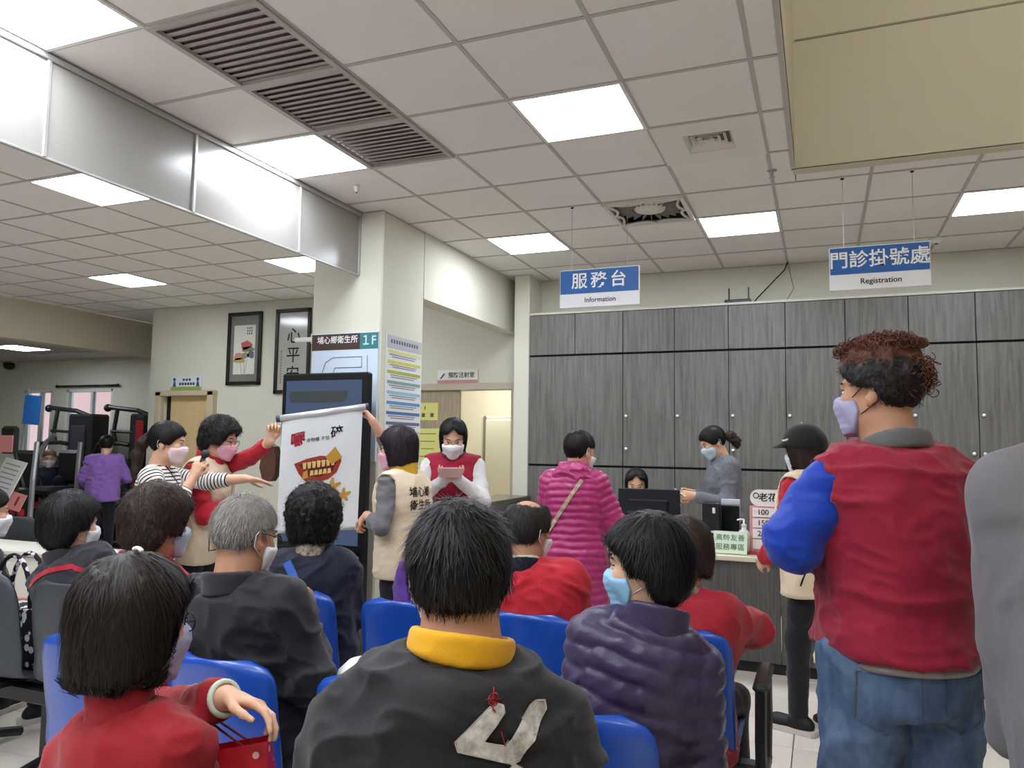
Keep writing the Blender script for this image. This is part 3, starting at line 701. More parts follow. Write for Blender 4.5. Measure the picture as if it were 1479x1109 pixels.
def face_bits(H):
    """eyes and brows: verts, quads, material index (1 white, 2 dark)"""
    c, A, s = H; W = lambda p: c + s * (np.asarray(p, float) @ A); At = A.T; out = []
    for sx in (-1, 1):
        gw, gd, gb = Geo(), Geo(), Geo()
        gw.sphere(W((sx * .031, .0745, .006)), np.array((.0125, .010, .0068)) * s, 12, At)
        gd.sphere(W((sx * .031, .0825, .006)), np.array((.0055, .0030, .0056)) * s, 10, At)
        gd.add(*(lambda q: (q.v, q.f))(Geo().sphere(W((sx * .031, .0775, .0118)), np.array((.0135, .008, .0028)) * s, 10, At)))
        gb.tube([W((sx * (.014 + .038 * t), (.0895 - .016 * t * t), .026 + .006 * math.sin(t * 2.4))) for t in np.linspace(0, 1, 6)], [.002 * s, .0034 * s, .0038 * s, .0036 * s, .003 * s, .0015 * s], 6)
        out.append((gw, gd, gb))
    return out

# ------------------------------------------------------------------ hands
def hand_prims(wr, d, nrm_, s, curl=.35, spread=.12, thumb=.5, side=1, pinch=0.0):
    """wrist, pointing direction, palm normal (the way the palm faces), scale; side +1 right hand, -1 left"""
    d = nrm(d); n = nrm(nrm_ - d * np.dot(nrm_, d)); r = np.cross(d, n) * side        # r towards the little finger... thumb at -r
    P = []
    pc = [cone(wr, wr + d * .03 * s, .027 * s, .030 * s, (n, 1.45))]
    for i, off in enumerate((-.030, -.010, .010, .029)):
        pc.append(cone(wr + d * .02 * s + r * off * .55 * s, wr + d * (.088 - .006 * abs(i - 1.2)) * s + r * off * s, .0135 * s, .0115 * s))
    for p in pc: p.k = .014 * s
    P += pc; bones = ((.042, .026, .020), (.046, .030, .021), (.043, .028, .021), (.034, .021, .018))
    for i, off in enumerate((-.030, -.010, .010, .029)):
        cl = (curl[i] if hasattr(curl, '__len__') else curl) ; b = wr + d * (.088 - .006 * abs(i - 1.2)) * s + r * off * s; ang = 0.0
        base = nrm(d + r * off / .03 * spread)
        for j, L in enumerate(bones[i]):
            ang += cl * (1.0, 1.35, .9)[j]
            dv = base * math.cos(ang) + n * math.sin(ang); e = b + dv * L * s
            c_ = cone(b, e, (.0095, .0086, .0076)[j] * s, (.0086, .0078, .0066)[j] * s); c_.k = .004 * s; P.append(c_); b = e
    tb = wr + d * .028 * s - r * .026 * s + n * .004 * s; t1 = nrm(d * .75 - r * (.9 - .5 * thumb) + n * (.25 + .5 * thumb)); t2 = nrm(d * .95 - r * (.35 - .5 * thumb) + n * (.2 + .55 * thumb)); t3 = nrm(d - r * (.05 - .4 * thumb) + n * (.15 + .5 * thumb))
    a = tb
    for dv, L, ra, rb in ((t1, .040, .0145, .0115), (t2, .032, .0108, .0095), (t3, .026, .0092, .0072)):
        e = a + dv * L * s; c_ = cone(a, e, ra * s, rb * s); c_.k = .006 * s; P.append(c_); a = e
    return P
def ik(a, c, l1, l2, pole):
    a = np.asarray(a, float); c = np.asarray(c, float); v = c - a; D = np.linalg.norm(v)
    if D > (l1 + l2) * .995: c = a + v / D * (l1 + l2) * .995; v = c - a; D = np.linalg.norm(v)
    u = v / D; x = (l1 * l1 - l2 * l2 + D * D) / (2 * D); hgt = math.sqrt(max(l1 * l1 - x * x, 1e-6)); pl = np.asarray(pole, float); pl = nrm(pl - u * pl.dot(u))
    return a + u * x + pl * hgt, c

# ------------------------------------------------------------------ a whole person
m_skin = mat('skin_light', (214, 168, 140), 0.5, 0.35, var=0.06, vscale=18)
m_skin2 = mat('skin_tan', (186, 138, 110), 0.5, 0.35, var=0.06, vscale=18)
for s_ in (m_skin, m_skin2): s_.node_tree.nodes['Principled BSDF'].inputs['Subsurface Weight'].default_value = 0.08
m_eyew = mat('eye_white', (225, 220, 214), 0.3, 0.5); m_eyed = mat('eye_dark', (26, 20, 18), 0.3, 0.5)
m_hair = mat('hair_black', (17, 15, 16), 0.5, 0.28, var=.25, vscale=40); m_hairb = mat('hair_brown', (46, 33, 28), 0.55, 0.25, var=.3, vscale=40)
m_hairg = mat('hair_grey', (140, 136, 130), 0.55, 0.25, var=.4, vscale=55); m_hairr = mat('hair_auburn', (92, 52, 38), 0.5, 0.3, var=.35, vscale=40); m_hairdg = mat('hair_salt', (50, 48, 47), 0.55, 0.25, var=.5, vscale=60)
def rotv(v, ax, a):
    return np.array(Matrix.Rotation(a, 3, Vector(ax)) @ Vector(v))
class Sk: pass
def skeleton(p):
    """p: top (world point of the head top), yaw, lean, roll, sit, head=(yaw,pitch,roll), sh shoulder half width factor"""
    S = Sk(); top = np.array(p['top'], float); ya = math.radians(p.get('yaw', 0)); lean = math.radians(p.get('lean', 4)); roll = math.radians(p.get('roll', 0)); sit = p.get('sit', None)
    fw = np.array((-math.sin(ya), math.cos(ya), 0)); rt = np.array((math.cos(ya), math.sin(ya), 0)); hy, hp, hr = [math.radians(v) for v in p.get('head', (0, 0, 0))]
    hs = p.get('hs', 1.0); kfix = p.get('k')
    up = rotv((0, 0, 1), rt, -lean); up = rotv(up, fw, roll); tf = nrm(np.cross(up, rt)); tr = np.cross(tf, up)
    hf = np.array((-math.sin(ya + hy), math.cos(ya + hy), 0)); hrt = np.array((math.cos(ya + hy), math.sin(ya + hy), 0))
    hu = rotv((0, 0, 1), hrt, hp); hf2 = rotv(hf, hrt, hp); hu = rotv(hu, hf2, hr); hr2 = np.cross(hf2, hu); S.HA = np.array([hr2, hf2, hu])
    hth = p.get('hth', .012)
    Hc = top - hu * (.118 + hth) * hs * .97; S.hs = hs * .97
    if sit is None: hz = lambda k: .90 * k
    else: hz = lambda k: sit + .09
    k = kfix or 1.0
    pel0 = p.get('pel')
    for _ in range(10):
        na, nc = p.get('nk', (.088, .046)); nb = Hc - hu * na * hs - up * nc * k - hf2 * .026 * hs
        if pel0 is not None:
            pel = np.array(pel0, float); sp = nb - pel; k = float(np.clip(np.linalg.norm(sp) / .52, .8, 1.16)); up = nrm(sp); pel = nb - up * .52 * k
            continue
        L = .52 * k; pel = nb - up * L
        if kfix: break
        # choose k so that the hip ends at the right height
        want = hz(k); k *= 1 + (pel[2] - want) / (1.45 if sit is None else .62)
    tf = nrm(np.cross(up, rt)); tr = np.cross(tf, up); S.T = np.array([tr, tf, up])
    S.k = k; S.nb = nb; S.pel = pel; S.H = (Hc, S.HA, S.hs); S.fw, S.rt, S.up = fw, rt, up; S.sit = sit
    shw = p.get('shw', .160 if p.get('sex') == 'f' else .172) * k; S.sh = [nb - up * p.get('shd', .070) * k + tr * sx * shw for sx in (-1, 1)]
    S.tr, S.tf = tr, tf; S.arms = []
    for sx, a in zip((-1, 1), (p.get('L', {}), p.get('R', {}))):
        s0 = S.sh[0 if sx < 0 else 1]; l1, l2 = .285 * k, .245 * k; pole = np.array(a.get('pole', (sx * .5, -.7, -.5)), float); pole = pole @ np.array([rt, fw, (0, 0, 1)])
        if 'W' in a: wr = np.array(a['W'], float)
        else:
            r_ = a.get('rel', (sx * .06, .08, -.50) if sit is None else (-sx * .04, .30, -.36)); wr = s0 + (np.array(r_) * k) @ np.array([rt, fw, (0, 0, 1)])
        if 'E' in a: el = np.array(a['E'], float)
        else: el, wr = ik(s0, wr, l1, l2, pole)
        fo = nrm(wr - el); hd = a.get('hd'); hd = fo if hd is None else nrm(np.array(hd) @ np.array([rt, fw, (0, 0, 1)]))
        pn = a.get('palm', (-sx, 0, 0)); pn = np.array(pn, float) @ np.array([rt, fw, (0, 0, 1)])
        S.arms.append(dict(s=s0, e=el, w=wr, hd=hd, pn=pn, sx=sx, curl=a.get('curl', .3), thumb=a.get('thumb', .4), spread=a.get('spread', .1)))
    S.legs = []; stance = p.get('stance', .10); lt = p.get('legs')
    for i, sx in enumerate((-1, 1)):
        hip = pel + rt * sx * .085 * k
        if sit is None:
            an = np.array([hip[0], hip[1], .075 * k]) + rt * sx * (stance - .085) + fw * ((lt[i] if lt else 0) ) - fw * .02; kn, an = ik(hip, an, .41 * k, .40 * k, fw); toe = fw
        else:
            kn = hip + fw * .40 * k + rt * sx * p.get('knees', .06); kn[2] = sit + .07; an = kn + fw * p.get('shin', .04) + rt * sx * .01; an[2] = .075; toe = fw
        S.legs.append((hip, kn, an, nrm(toe + rt * sx * .2)))
    return S
def torso_profile(p, k, inf=0.0, lo=-.10, hi=.50):
    f = p.get('sex', 'm') == 'f'; bw = p.get('bw', 1.0); bd = p.get('bd', 1.0); by = p.get('belly', 0.0)
    ws = [-.12, 0, .10, .20, .32, .41, .465, .51]
    a = [.165, .178, .160, .150, .162, .168, .13, .062] if f else [.150, .162, .155, .156, .172, .180, .14, .066]
    b = [.110, .118, .104, .100, .116, .104, .080, .058] if f else [.105, .112, .108, .108, .118, .108, .084, .062]
    c = [0, -.005, 0, .004, .012, .004, -.006, -.008]
    a = np.array(a) * bw; b = np.array(b) * bd; sl = p.get('slope', 1.0); a[5] *= .5 + .5 * sl; a[6] *= sl; b[1:5] += by * .5; c = np.array(c); c[1:5] += by * .5
    W = np.linspace(lo, hi, 14); g = lambda y: np.interp(W, ws, y)
    return W * k, (g(a) + inf) * k, (g(b) + inf) * k, g(c) * k
def torso_prims(S, p, inf, lo=-.10, hi=.50, flare=0.0):
    W, a, b, c = torso_profile(p, S.k, inf, lo, hi); t = np.clip((W / S.k - .15) / (lo - .15), 0, 1) ** 1.5; a = a + flare * t; b = b + flare * t * .8
    P = [loft(S.pel, S.T, W, a, b, c)]
    for ar in S.arms:
        q = cone(S.nb + S.tr * ar['sx'] * .030 * S.k - S.up * .030 * S.k, ar['s'] + S.up * .004, (.046 + inf * .5) * S.k, (.046 + inf * .8) * S.k); q.k = .045; P.append(q)
    return P
def arm_prims(S, p, i, inf, t0=0.0, t1=1.0, cuff=0.0, fat=1.0):
    ar = S.arms[i]; k = S.k; f = (.9 if p.get('sex', 'm') == 'f' else 1.0) * fat; s0, e, w_ = ar['s'], ar['e'], ar['w']; r = [(.050 * f + inf) * k, (.043 * f + inf) * k, (.029 * f + inf + cuff) * k]
    P = []
    if t1 <= .5:
        ee = s0 + (e - s0) * t1 * 2; P.append(cone(s0, ee, r[0], r[0] + (r[1] - r[0]) * t1 * 2))
    else:
        P.append(cone(s0, e, r[0], r[1])); t = (t1 - .5) * 2; P.append(cone(e, e + (w_ - e) * t, r[1], r[1] + (r[2] - r[1]) * t))
    for q in P: q.k = .03
    return P
def leg_prims(S, p, i, inf, t1=1.0, taper=1.0):
    hip, kn, an, toe = S.legs[i]; k = S.k; f = p.get('legfat', 1.0); P = [cone(hip, kn, (.082 * f + inf) * k, (.056 * f + inf) * k), cone(kn, kn + (an - kn) * t1, (.056 * f + inf) * k, (.040 * f * taper + inf) * k)]
    for q in P: q.k = .03
    return P
def cutplane(o, n): 
    o = np.asarray(o, float); n = nrm(n); return lambda X: (X - o) @ n
def sdf_obj(name, prims, h, mt, parent, k=.03, subs=(), ints=(), wr=0.0, seed=0, rel=1, f=9.0, stretch=(1, 1, 1.6), post=None, attr=None, midx=None, ridge=True):
    Fd, lo = field(prims, h, k, subs, ints); V, Q = nets(Fd, lo, h); V = relax(V, Q, rel); V = wrinkle(V, Q, wr, seed, f, stretch, ridge)
    if post: V = post(V, Q)
    o = mesh_obj(name, V, Q, mt, parent, True, midx=None if midx is None else midx(V[Q].mean(1)))
    if attr:
        a = o.data.attributes.new('s', 'FLOAT', 'POINT'); a.data.foreach_set('value', attr(V).astype(np.float32))
    return o
def axial(S, V):
    """distance along the nearest of torso, left arm, right arm, for stripes and quilting"""
    best = np.full(len(V), 1e9); out = np.zeros(len(V)); w0 = (V - S.pel) @ S.up
    d = np.linalg.norm((V - S.pel) - np.outer(np.clip(w0, 0, .45 * S.k), S.up), axis=1) - .13 * S.k; best = d; out = w0.copy(); arm = np.zeros(len(V), bool)
    for ar in S.arms:
        acc = 0.0
        for a, b in ((ar['s'], ar['e']), (ar['e'], ar['w'])):
            ba = b - a; L = np.linalg.norm(ba); t = np.clip((V - a) @ ba / (L * L), -.2, 1); dd = np.linalg.norm(V - a - np.outer(t, ba), axis=1) - .05 * S.k
            m_ = dd < best; best = np.where(m_, dd, best); out = np.where(m_, acc + t * L, out); arm |= m_; acc += L
    return out, arm
def quilt(S, pitch, amp, seed=0):
    def post(V, Q):
        s_, arm = axial(S, V); N = vnormals(V, Q); s_ = s_ + .006 * noise(V, 14, seed); d = np.abs(np.sin(np.pi * s_ / pitch)) ** .6
        return V + N * (amp * (d - .5) + amp * .35 * noise(V, 38, seed + 2))[:, None]
    return post
PEOPLE = {}
def person(key, p, label):
    """body under the clothes: one mesh of head, neck, hands and trunk; clothes, hair and mask come as children"""
    S = skeleton(p); r = p.get('res', .009); base = (float(S.pel[0]), float(S.pel[1]), 0.0)
    root = empty('person', base, label, 'person'); S.root = root; S.p = p; sk = p.get('skin', m_skin)
    hp, hsub = head_prims(S.H); neck = cone(S.H[0] - S.HA[2] * .055 * S.hs - S.HA[1] * .018, S.nb - S.up * .02, .050 * S.hs * p.get('neck', 1.0), .062 * S.k * p.get('neck', 1.0)); neck.k = .03; hr = p.get('hres', r * .72)
    Fd, lo = field(hp[:8] + [neck] + hp[8:], hr, .02, hsub, ksub=.008); V, Q = nets(Fd, lo, hr); V = relax(V, Q, 1, .35)
    Vs = [V]; Qs = [Q]; M = [np.zeros(len(Q), int)]; n = len(V)
    for i, ar in enumerate(S.arms):
        if p.get('hands', (1, 1))[i] == 0: continue
        hs = S.k * (.93 if p.get('sex') == 'f' else 1.0); P = hand_prims(ar['w'], ar['hd'], ar['pn'], hs, ar['curl'], ar['spread'], ar['thumb'], ar['sx'])
        fa = cone(ar['e'] + (ar['w'] - ar['e']) * .02, ar['w'], .040 * S.k, .0275 * S.k); fa.k = .015; hh = p.get('hand', .009)
        Fd, lo = field([fa] + P, hh, .008); V, Q = nets(Fd, lo, hh); V = relax(V, Q, 1, .3); Vs.append(V); Qs.append(Q + n); M.append(np.zeros(len(Q), int)); n += len(V)
    P = torso_prims(S, p, -.012)
    for i in (0, 1): P += arm_prims(S, p, i, -.008, t1=.55) + leg_prims(S, p, i, -.008)
    Fd, lo = field(P, .026, .03); V, Q = nets(Fd, lo, .026); Vs.append(V); Qs.append(Q + n); M.append(np.zeros(len(Q), int)); n += len(V)
    body = mesh_obj('body', np.concatenate(Vs), np.concatenate(Qs), [sk], root, True); S.body = body
    if p.get('face', True):
        for gw, gd, gb in face_bits(S.H): gw.obj('eye', m_eyew, body, True); gd.obj('iris', m_eyed, body, True); gb.obj('brow', p.get('brow', m_eyed), body, True)
    PEOPLE[key] = S; return S
def jacket(S, mt, name='jacket', inf=.022, sleeves=True, t1=.97, lo=-.10, hi=.50, flare=.0, wr=.006, cuff=.004, h=None, seed=0, post=None, attr=None, fat=1.0, neck=.062, f=9.0, subs=(), ints=(), stretch=(1, 1, 1.6), arms=(0, 1), ridge=True, tinf=None):
    p = S.p; P = torso_prims(S, p, inf if tinf is None else tinf, lo, hi, flare)
    if sleeves:
        for i in arms: P += arm_prims(S, p, i, inf * .75, t1=t1 if not hasattr(t1, '__len__') else t1[i], cuff=cuff, fat=fat)
    nk = cone(S.nb - S.up * .012 * S.k, S.H[0] - S.HA[2] * .03, neck * S.k, neck * S.k * 1.1)
    return sdf_obj(name, P, h or p.get('res', .009), mt, S.root, subs=[nk] + list(subs), ints=ints, wr=wr, seed=seed, post=post, attr=attr, f=f, stretch=stretch, ridge=ridge)
def vest(S, mt, name='vest', inf=.034, lo=-.12, hi=.50, flare=.01, wr=.005, h=None, seed=3, post=None, neck=.066):
    p = S.p; P = torso_prims(S, p, inf, lo, hi, flare); k = S.k
    holes = []
    for ar in S.arms:
        dv = nrm(ar['e'] - ar['s']); holes.append(cone(ar['s'] + S.tr * ar['sx'] * p.get('hole', .026) * k + dv * .012 * k, ar['s'] + S.tr * ar['sx'] * .045 * k + dv * .30 * k, .070 * k, .084 * k))
    nk = cone(S.nb - S.up * .010 * k, S.H[0], neck * k, neck * k * 1.15)
    return sdf_obj(name, P, h or p.get('res', .009), mt, S.root, subs=[nk] + holes, wr=wr, seed=seed, post=post)
def trousers(S, mt, inf=.012, t1=.97, wr=.006, h=None, taper=1.0, seed=5, name='trousers', hi=.06):
    p = S.p; W, a, b, c = torso_profile(p, S.k, .006, -.10, hi); P = [loft(S.pel, S.T, W, a, b, c)]
    for i in (0, 1): P += leg_prims(S, p, i, inf, t1, taper)
    return sdf_obj(name, P, h or p.get('res', .009) * 1.25, mt, S.root, wr=wr, seed=seed, stretch=(1, 1, 1.0), f=8)
def shoes(S, mt, sole, h=.010):
    for hip, kn, an, toe in S.legs:
        k = S.k; t = nrm(np.array((toe[0], toe[1], 0))); g0 = an.copy(); g0[2] = .045; r = np.cross(t, (0, 0, 1)); A = np.array([r, t, (0, 0, 1.0)])
        up = [cone(g0 - t * .045 * k, g0 + t * .115 * k - np.array((0, 0, .006)), .042 * k, .036 * k), ell(g0 + t * .13 * k - np.array((0, 0, .008)), np.array((.046, .07, .034)) * k, A), cone(g0, an + np.array((0, 0, .03)), .042 * k, .040 * k)]
        sh = sdf_obj('shoe', up, h, mt, S.root, ints=(cutplane((0, 0, .012), (0, 0, -1)),))
        pr = [(-.05, -.085), (-.03, -.1), (.03, -.1), (.05, -.085), (.048, 0), (.054, .12), (.048, .17), (.025, .205), (-.025, .205), (-.048, .17), (-.054, .12), (-.048, 0)]
        Geo().prism([(x * k, y * k) for x, y in pr], (g0[0], g0[1], .028), r, t, (0, 0, 1), .027).obj('sole', sole, sh)
def collar(S, mt, h=.006, r=.068, top=.045, name='collar', tilt=.35, thick=.012, bot=.03, side=0.0):
    """stand collar: a ring round the neck, lower at the front"""
    k = S.k; ax = nrm(S.up * .8 + S.HA[2] * .2 - S.tf * .1 - S.tr * side); o = S.nb - S.tf * .004; a = cone(o - ax * .035 * k, o + ax * .10 * k, r * k * 1.16, r * k, (S.tf, .94)); b = cone(o - ax * .2 * k, o + ax * .2 * k, (r - thick) * k * 1.10, (r - thick) * k * .98, (S.tf, .94))
    tp = cutplane(o + ax * top * k, nrm(ax + S.tf * tilt)); bt = cutplane(o - ax * bot * k, -nrm(ax + S.tf * tilt * .5))
    return sdf_obj(name, [a], h, mt, S.root, subs=[b], ints=(tp, bt), rel=1, wr=.002)
def conform(V, Fc, o, u, v, n, target, mt, parent, name='print', off=.003, cuts=2, reach=.3):
    """lay a flat print on a garment by casting along -n"""
    bm = bmesh.new(); vs = [bm.verts.new((p[0], p[1], 0)) for p in V]
    for f_ in Fc:
        try: bm.faces.new([vs[i] for i in f_])
        except ValueError: pass
    for _ in range(cuts):
        bmesh.ops.triangulate(bm, faces=bm.faces); es = [e for e in bm.edges if e.calc_length() > .018]
        if not es: break
        bmesh.ops.subdivide_edges(bm, edges=es, cuts=1)
    bmesh.ops.triangulate(bm, faces=bm.faces)
    me = target.data; MW = WM(target); T = BVHTree.FromPolygons([MW @ q.co for q in me.vertices], [tuple(q.vertices) for q in me.polygons])
    o, u, v, n = [np.array(a, float) for a in (o, u, v, n)]
    for q in bm.verts:
        P = o + u * q.co.x + v * q.co.y; hit = T.ray_cast(Vector(P + n * reach), Vector(-n), reach * 2)
        q.co = (hit[0] + Vector(n) * off) if hit[0] is not None else Vector(P)
    bm.normal_update(); VV = [tuple(q.co) for q in bm.verts]; bm.verts.index_update(); FF = [tuple(q.index for q in f_.verts) for f_ in bm.faces]; bm.free()
    return mesh_obj(name, VV, FF, mt, parent, True)
# ================================================================== FURNITURE AND FIXTURES
m_text_k = mat('ink_black', (28, 28, 30), .6); m_text_w = mat('ink_white', (240, 240, 240), .6)
Xp, Yp_, Zp = np.array((1., 0, 0)), np.array((0, 1., 0)), np.array((0, 0, 1.))
def flat(poly, mt, o, u, v, n, parent, name='print', off=.0015, th=.001):
    return Geo().prism(poly, np.array(o) + np.array(n) * off, u, v, n, th).obj(name, mt, parent)
def rect(x0, y0, x1, y1): return [(x0, y0), (x1, y0), (x1, y1), (x0, y1)]

# hanging signs
def hang_sign(x0, x1, z0, z1, y, cn, en, label, sz, sp):
    xm = (x0 + x1) / 2; t = empty('hanging_sign', (xm, y, z0), label, 'sign')
    Geo().box((xm, y, (z0 + z1) / 2), (x1 - x0, .02, z1 - z0), .003).obj('board', mat('sign_white', (232, 234, 238), .4), t)
    zs = z0 + (z1 - z0) * .36
    box('blue_field', (xm, y - .0115, (zs + z1) / 2 - .003), (x1 - x0 - .012, .003, z1 - zs - .008), mat('sign_blue', (44, 98, 168), .4), t)
    lettering(cn, sz, m_text_w, (xm, y - .013, (zs + z1) / 2 - .004), Xp, Zp, -Yp_, t, bold=.014, spacing=sp)
    lettering(en, .05, m_text_k, (xm + .01, y - .0105, (z0 + zs) / 2), Xp, Zp, -Yp_, t, bold=.012)
    for xx in (x0 + .09, x1 - .09): Geo().tube([(xx, y, z1), (xx, y, HC)], .0018, 5).obj('wire', m_alu, t); Geo().lathe([(.012, 0), (.012, -.006), (0, -.007)], 8, (xx, y, HC)).obj('ceiling_hook', m_dark, t)
hang_sign(-1.795, -1.195, 2.515, 2.80, 5.38, '服務台', 'Information', 'blue and white hanging sign reading information', .125, 1.35)
hang_sign(.065, .655, 2.53, 2.815, 5.38, '門診掛號處', 'Registration', 'blue and white hanging sign reading registration', .118, 1.0)

# grey wood-grain cabinets behind the counter
m_lam = pattern('cabinet_laminate', 'grain', [(88, 87, 85), (124, 122, 118)], 7, .45, .3, (7, 7, .35), bump=.15)
m_gap = mat('cabinet_gap', (36, 36, 37), .8)
m_knob = mat('knob_white', (236, 236, 236), .25, .6)
def cabinet(x0, xs_, x1, label, wide=False, knobs=True):
    t = empty('storage_cabinet', ((x0 + x1) / 2, YL, 0), label, 'cabinet', None if wide else 'grey storage cabinets behind the counter')
    box('carcass', ((x0 + x1) / 2, (YL + YB) / 2 + .002, 1.42), (x1 - x0 - .002, YB - YL - .04, 2.84), m_gap, t)
    for z0, z1, row in ((.08, 1.286, 0), (1.308, 2.402, 1), (2.422, 2.832, 2)):
        cols = [(x0, x1)] if (wide and row == 1) else [(x0, xs_), (xs_, x1)]
        for ci, (a, b) in enumerate(cols):
            dr = Geo().box(((a + b) / 2, YL + .008, (z0 + z1) / 2), (b - a - .006, .02, z1 - z0), .002).obj('door', m_lam, t)
            if knobs and row == 1 and not wide:
                for zk in (1.795, 1.475):
                    xx = a + .035 if ci == 0 else (a + .03 if zk > 1.6 else b - .045)
                    Geo().lathe([(.010, 0), (.010, .006), (.014, .012), (.014, .02), (.006, .024), (0, .0245)], 12, (xx, YL - .002, zk), R=np.array(Matrix.Rotation(math.pi / 2, 3, 'X'))).obj('knob', m_knob, dr, True)
            if knobs and row == 0:
                xx = b - .045 if ci == 0 else a + .045
                Geo().lathe([(.010, 0), (.010, .006), (.014, .012), (.014, .02), (.006, .024), (0, .0245)], 12, (xx, YL - .002, .95), R=np.array(Matrix.Rotation(math.pi / 2, 3, 'X'))).obj('knob', m_knob, dr, True)
    box('plinth', ((x0 + x1) / 2, YL + .04, .04), (x1 - x0, .02, .08), m_gap, t)
    Geo().box(((x0 + x1) / 2, (YL + YB) / 2 - .01, 2.85), (x1 - x0 - .002, YB - YL - .02, .022)).obj('cornice', mat('cornice_pale', (196, 192, 180), .6), t)
cabinet(-2.795, -2.30, -1.805, 'grey wood-grain cabinet with one wide plain middle panel, next to the white pier', True)
for a in range(4):
    x0 = -1.805 + 1.008 * a; cabinet(x0, x0 + .504, x0 + 1.008, 'tall grey wood-grain storage cabinet with white knobs on its double doors')
t = empty('loose_cable', (-.5, 7.6, 2.86), 'thin cable hanging from the ceiling to the cabinet tops', 'cable')
Geo().tube([(-.62, 7.7, 2.87), (-.55, 7.68, 2.95), (-.40, 7.66, 3.1), (-.30, 7.66, 3.2), (-.27, 7.66, HC)], .006, 6).obj('cord', m_dark, t, True)
Geo().tube([(-.30, 7.6, 2.87), (-.22, 7.6, 3.0), (-.25, 7.62, 3.15), (-.27, 7.66, HC - .01)], .004, 6).obj('cord', mat('cable_grey', (130, 126, 120), .6), t, True)
t = empty('wireless_router', (-.72, 7.5, 2.86), 'small black router with two aerials on top of the cabinets', 'router')
Geo().box((-.72, 7.52, 2.885), (.24, .12, .04), .008).obj('body', m_black, t)
for xx in (-.8, -.62): Geo().tube([(xx, 7.5, 2.9), (xx, 7.5, 3.02)], .007, 6).obj('aerial', m_black, t)

# reception counter
m_cfront = pattern('counter_laminate', 'grain', [(66, 66, 66), (100, 99, 97)], 8, .45, .3, (8, 8, .3))
m_ctop = mat('counter_top_cream', (214, 204, 184), .35, .4)
t = empty('reception_counter', (.2, 5.5, 0), 'long grey reception counter with cream top before the cabinets', 'counter')
for k in range(8):
    xa = -1.95 + .56 * k; Geo().box((xa + .28, 5.512, .40), (.556, .022, .66), .002).obj('front_panel', m_cfront, t)
Geo().box((.29, 5.53, .035), (4.48, .03, .07)).obj('plinth', m_gap, t)
Geo().box((.29, 5.80, .748), (4.52, .66, .036), .006).obj('worktop', m_ctop, t)
for xx in (-1.93, 2.51): Geo().box((xx, 5.8, .365), (.03, .56, .73)).obj('end_panel', m_cfront, t)
# pass-through ledge between column corridor and reception
t = empty('service_ledge', (-2.93, 6.7, 0), 'dark stone topped low wall beside the injection room', 'counter')
Geo().box((-2.93, 6.65, .90), (.36, 1.42, .17), .006).obj('ledge_top', mat('ledge_stone', (78, 74, 68), .25, .5), t)
Geo().box((-2.93, 6.65, .41), (.24, 1.4, .82)).obj('base', m_cfront, t)
t = empty('side_desk', (-2.3, 6.75, 0), 'white desk crowded with papers behind the ledge', 'desk')
Geo().box((-2.32, 6.6, .80), (.84, .7, .03), .004).obj('desk_top', mat('desk_white', (232, 226, 204), .4), t)
for xx in (-2.7, -1.95):
    for yy in (6.3, 6.9): Geo().box((xx, yy, .39), (.05, .05, .78)).obj('leg', m_alu, t)
rg = random.Random(4)
for k, (xx, yy, sx, sy, sz, c) in enumerate([(-2.15, 6.45, .22, .16, .10, (150, 120, 90)), (-2.45, 6.42, .21, .29, .05, (214, 208, 196)), (-2.02, 6.72, .12, .12, .16, (96, 86, 76)), (-2.3, 6.7, .16, .10, .13, (180, 170, 160))]):
    t = empty('storage_box', (xx, yy, .815), ['brown cardboard box on the white side desk', 'stack of pale paper files on the white side desk', 'dark upright holder on the white side desk', 'small beige box on the white side desk'][k], 'box')
    Geo().box((xx, yy, .816 + sz / 2), (sx, sy, sz), .004).obj('box_body', mat('desk_clutter_%d' % k, c, .7), t); Geo().box((xx, yy, .818 + sz), (sx * .94, .03, .003)).obj('tape', m_white, t)

# things on the counter
t = empty('computer_monitor', (-1.2, 5.72, .766), 'black computer monitor seen from behind on the counter', 'monitor')
Geo().box((-1.20, 5.72, 1.04), (.46, .03, .29), .006).obj('panel', mat('monitor_back', (30, 33, 38), .4), t)
Geo().box((-1.20, 5.695, 1.03), (.30, .03, .16), .012).obj('rear_bulge', mat('monitor_bulge', (24, 27, 31), .45), t)
Geo().box((-1.20, 5.735, .86), (.05, .02, .18), .004).obj('stand', m_black, t); Geo().box((-1.20, 5.74, .772), (.22, .16, .012), .005).obj('foot', m_black, t)
t = empty('pen_tower', (-.74, 5.66, .766), 'tall black holder with white stacked slots on the counter', 'organiser')
Geo().box((-.74, 5.68, .94), (.115, .14, .345), .012).obj('body', mat('holder_black', (24, 28, 34), .35, .5), t)
for k in range(4): Geo().box((-.735, 5.604, .80 + .035 * k), (.09, .01, .016), .003).obj('slot', m_white, t)
Geo().box((-.715, 5.603, 1.055), (.02, .006, .04), .004).obj('clip', m_white, t)
t = empty('acrylic_holder', (-.60, 5.72, .766), 'clear upright document holder with papers on the counter', 'holder')
Geo().box((-.615, 5.75, .95), (.13, .03, .36), .003).obj('papers', mat('paper_bluish', (196, 206, 214), .5), t); Geo().box((-.615, 5.72, .93), (.15, .004, .34)).obj('front_sheet', m_glass, t); Geo().box((-.615, 5.74, .771), (.17, .1, .008), .002).obj('base', m_white, t)
t = empty('pump_bottle', (-.515, 5.64, .766), 'white hand sanitiser pump bottle behind the green sign', 'bottle')
Geo().lathe([(.038, 0), (.042, .006), (.042, .13), (.036, .15), (.017, .165), (.017, .18), (0, .181)], 18, (-.515, 5.64, .766)).obj('bottle_body', mat('bottle_milky', (222, 226, 222), .3), t, True)
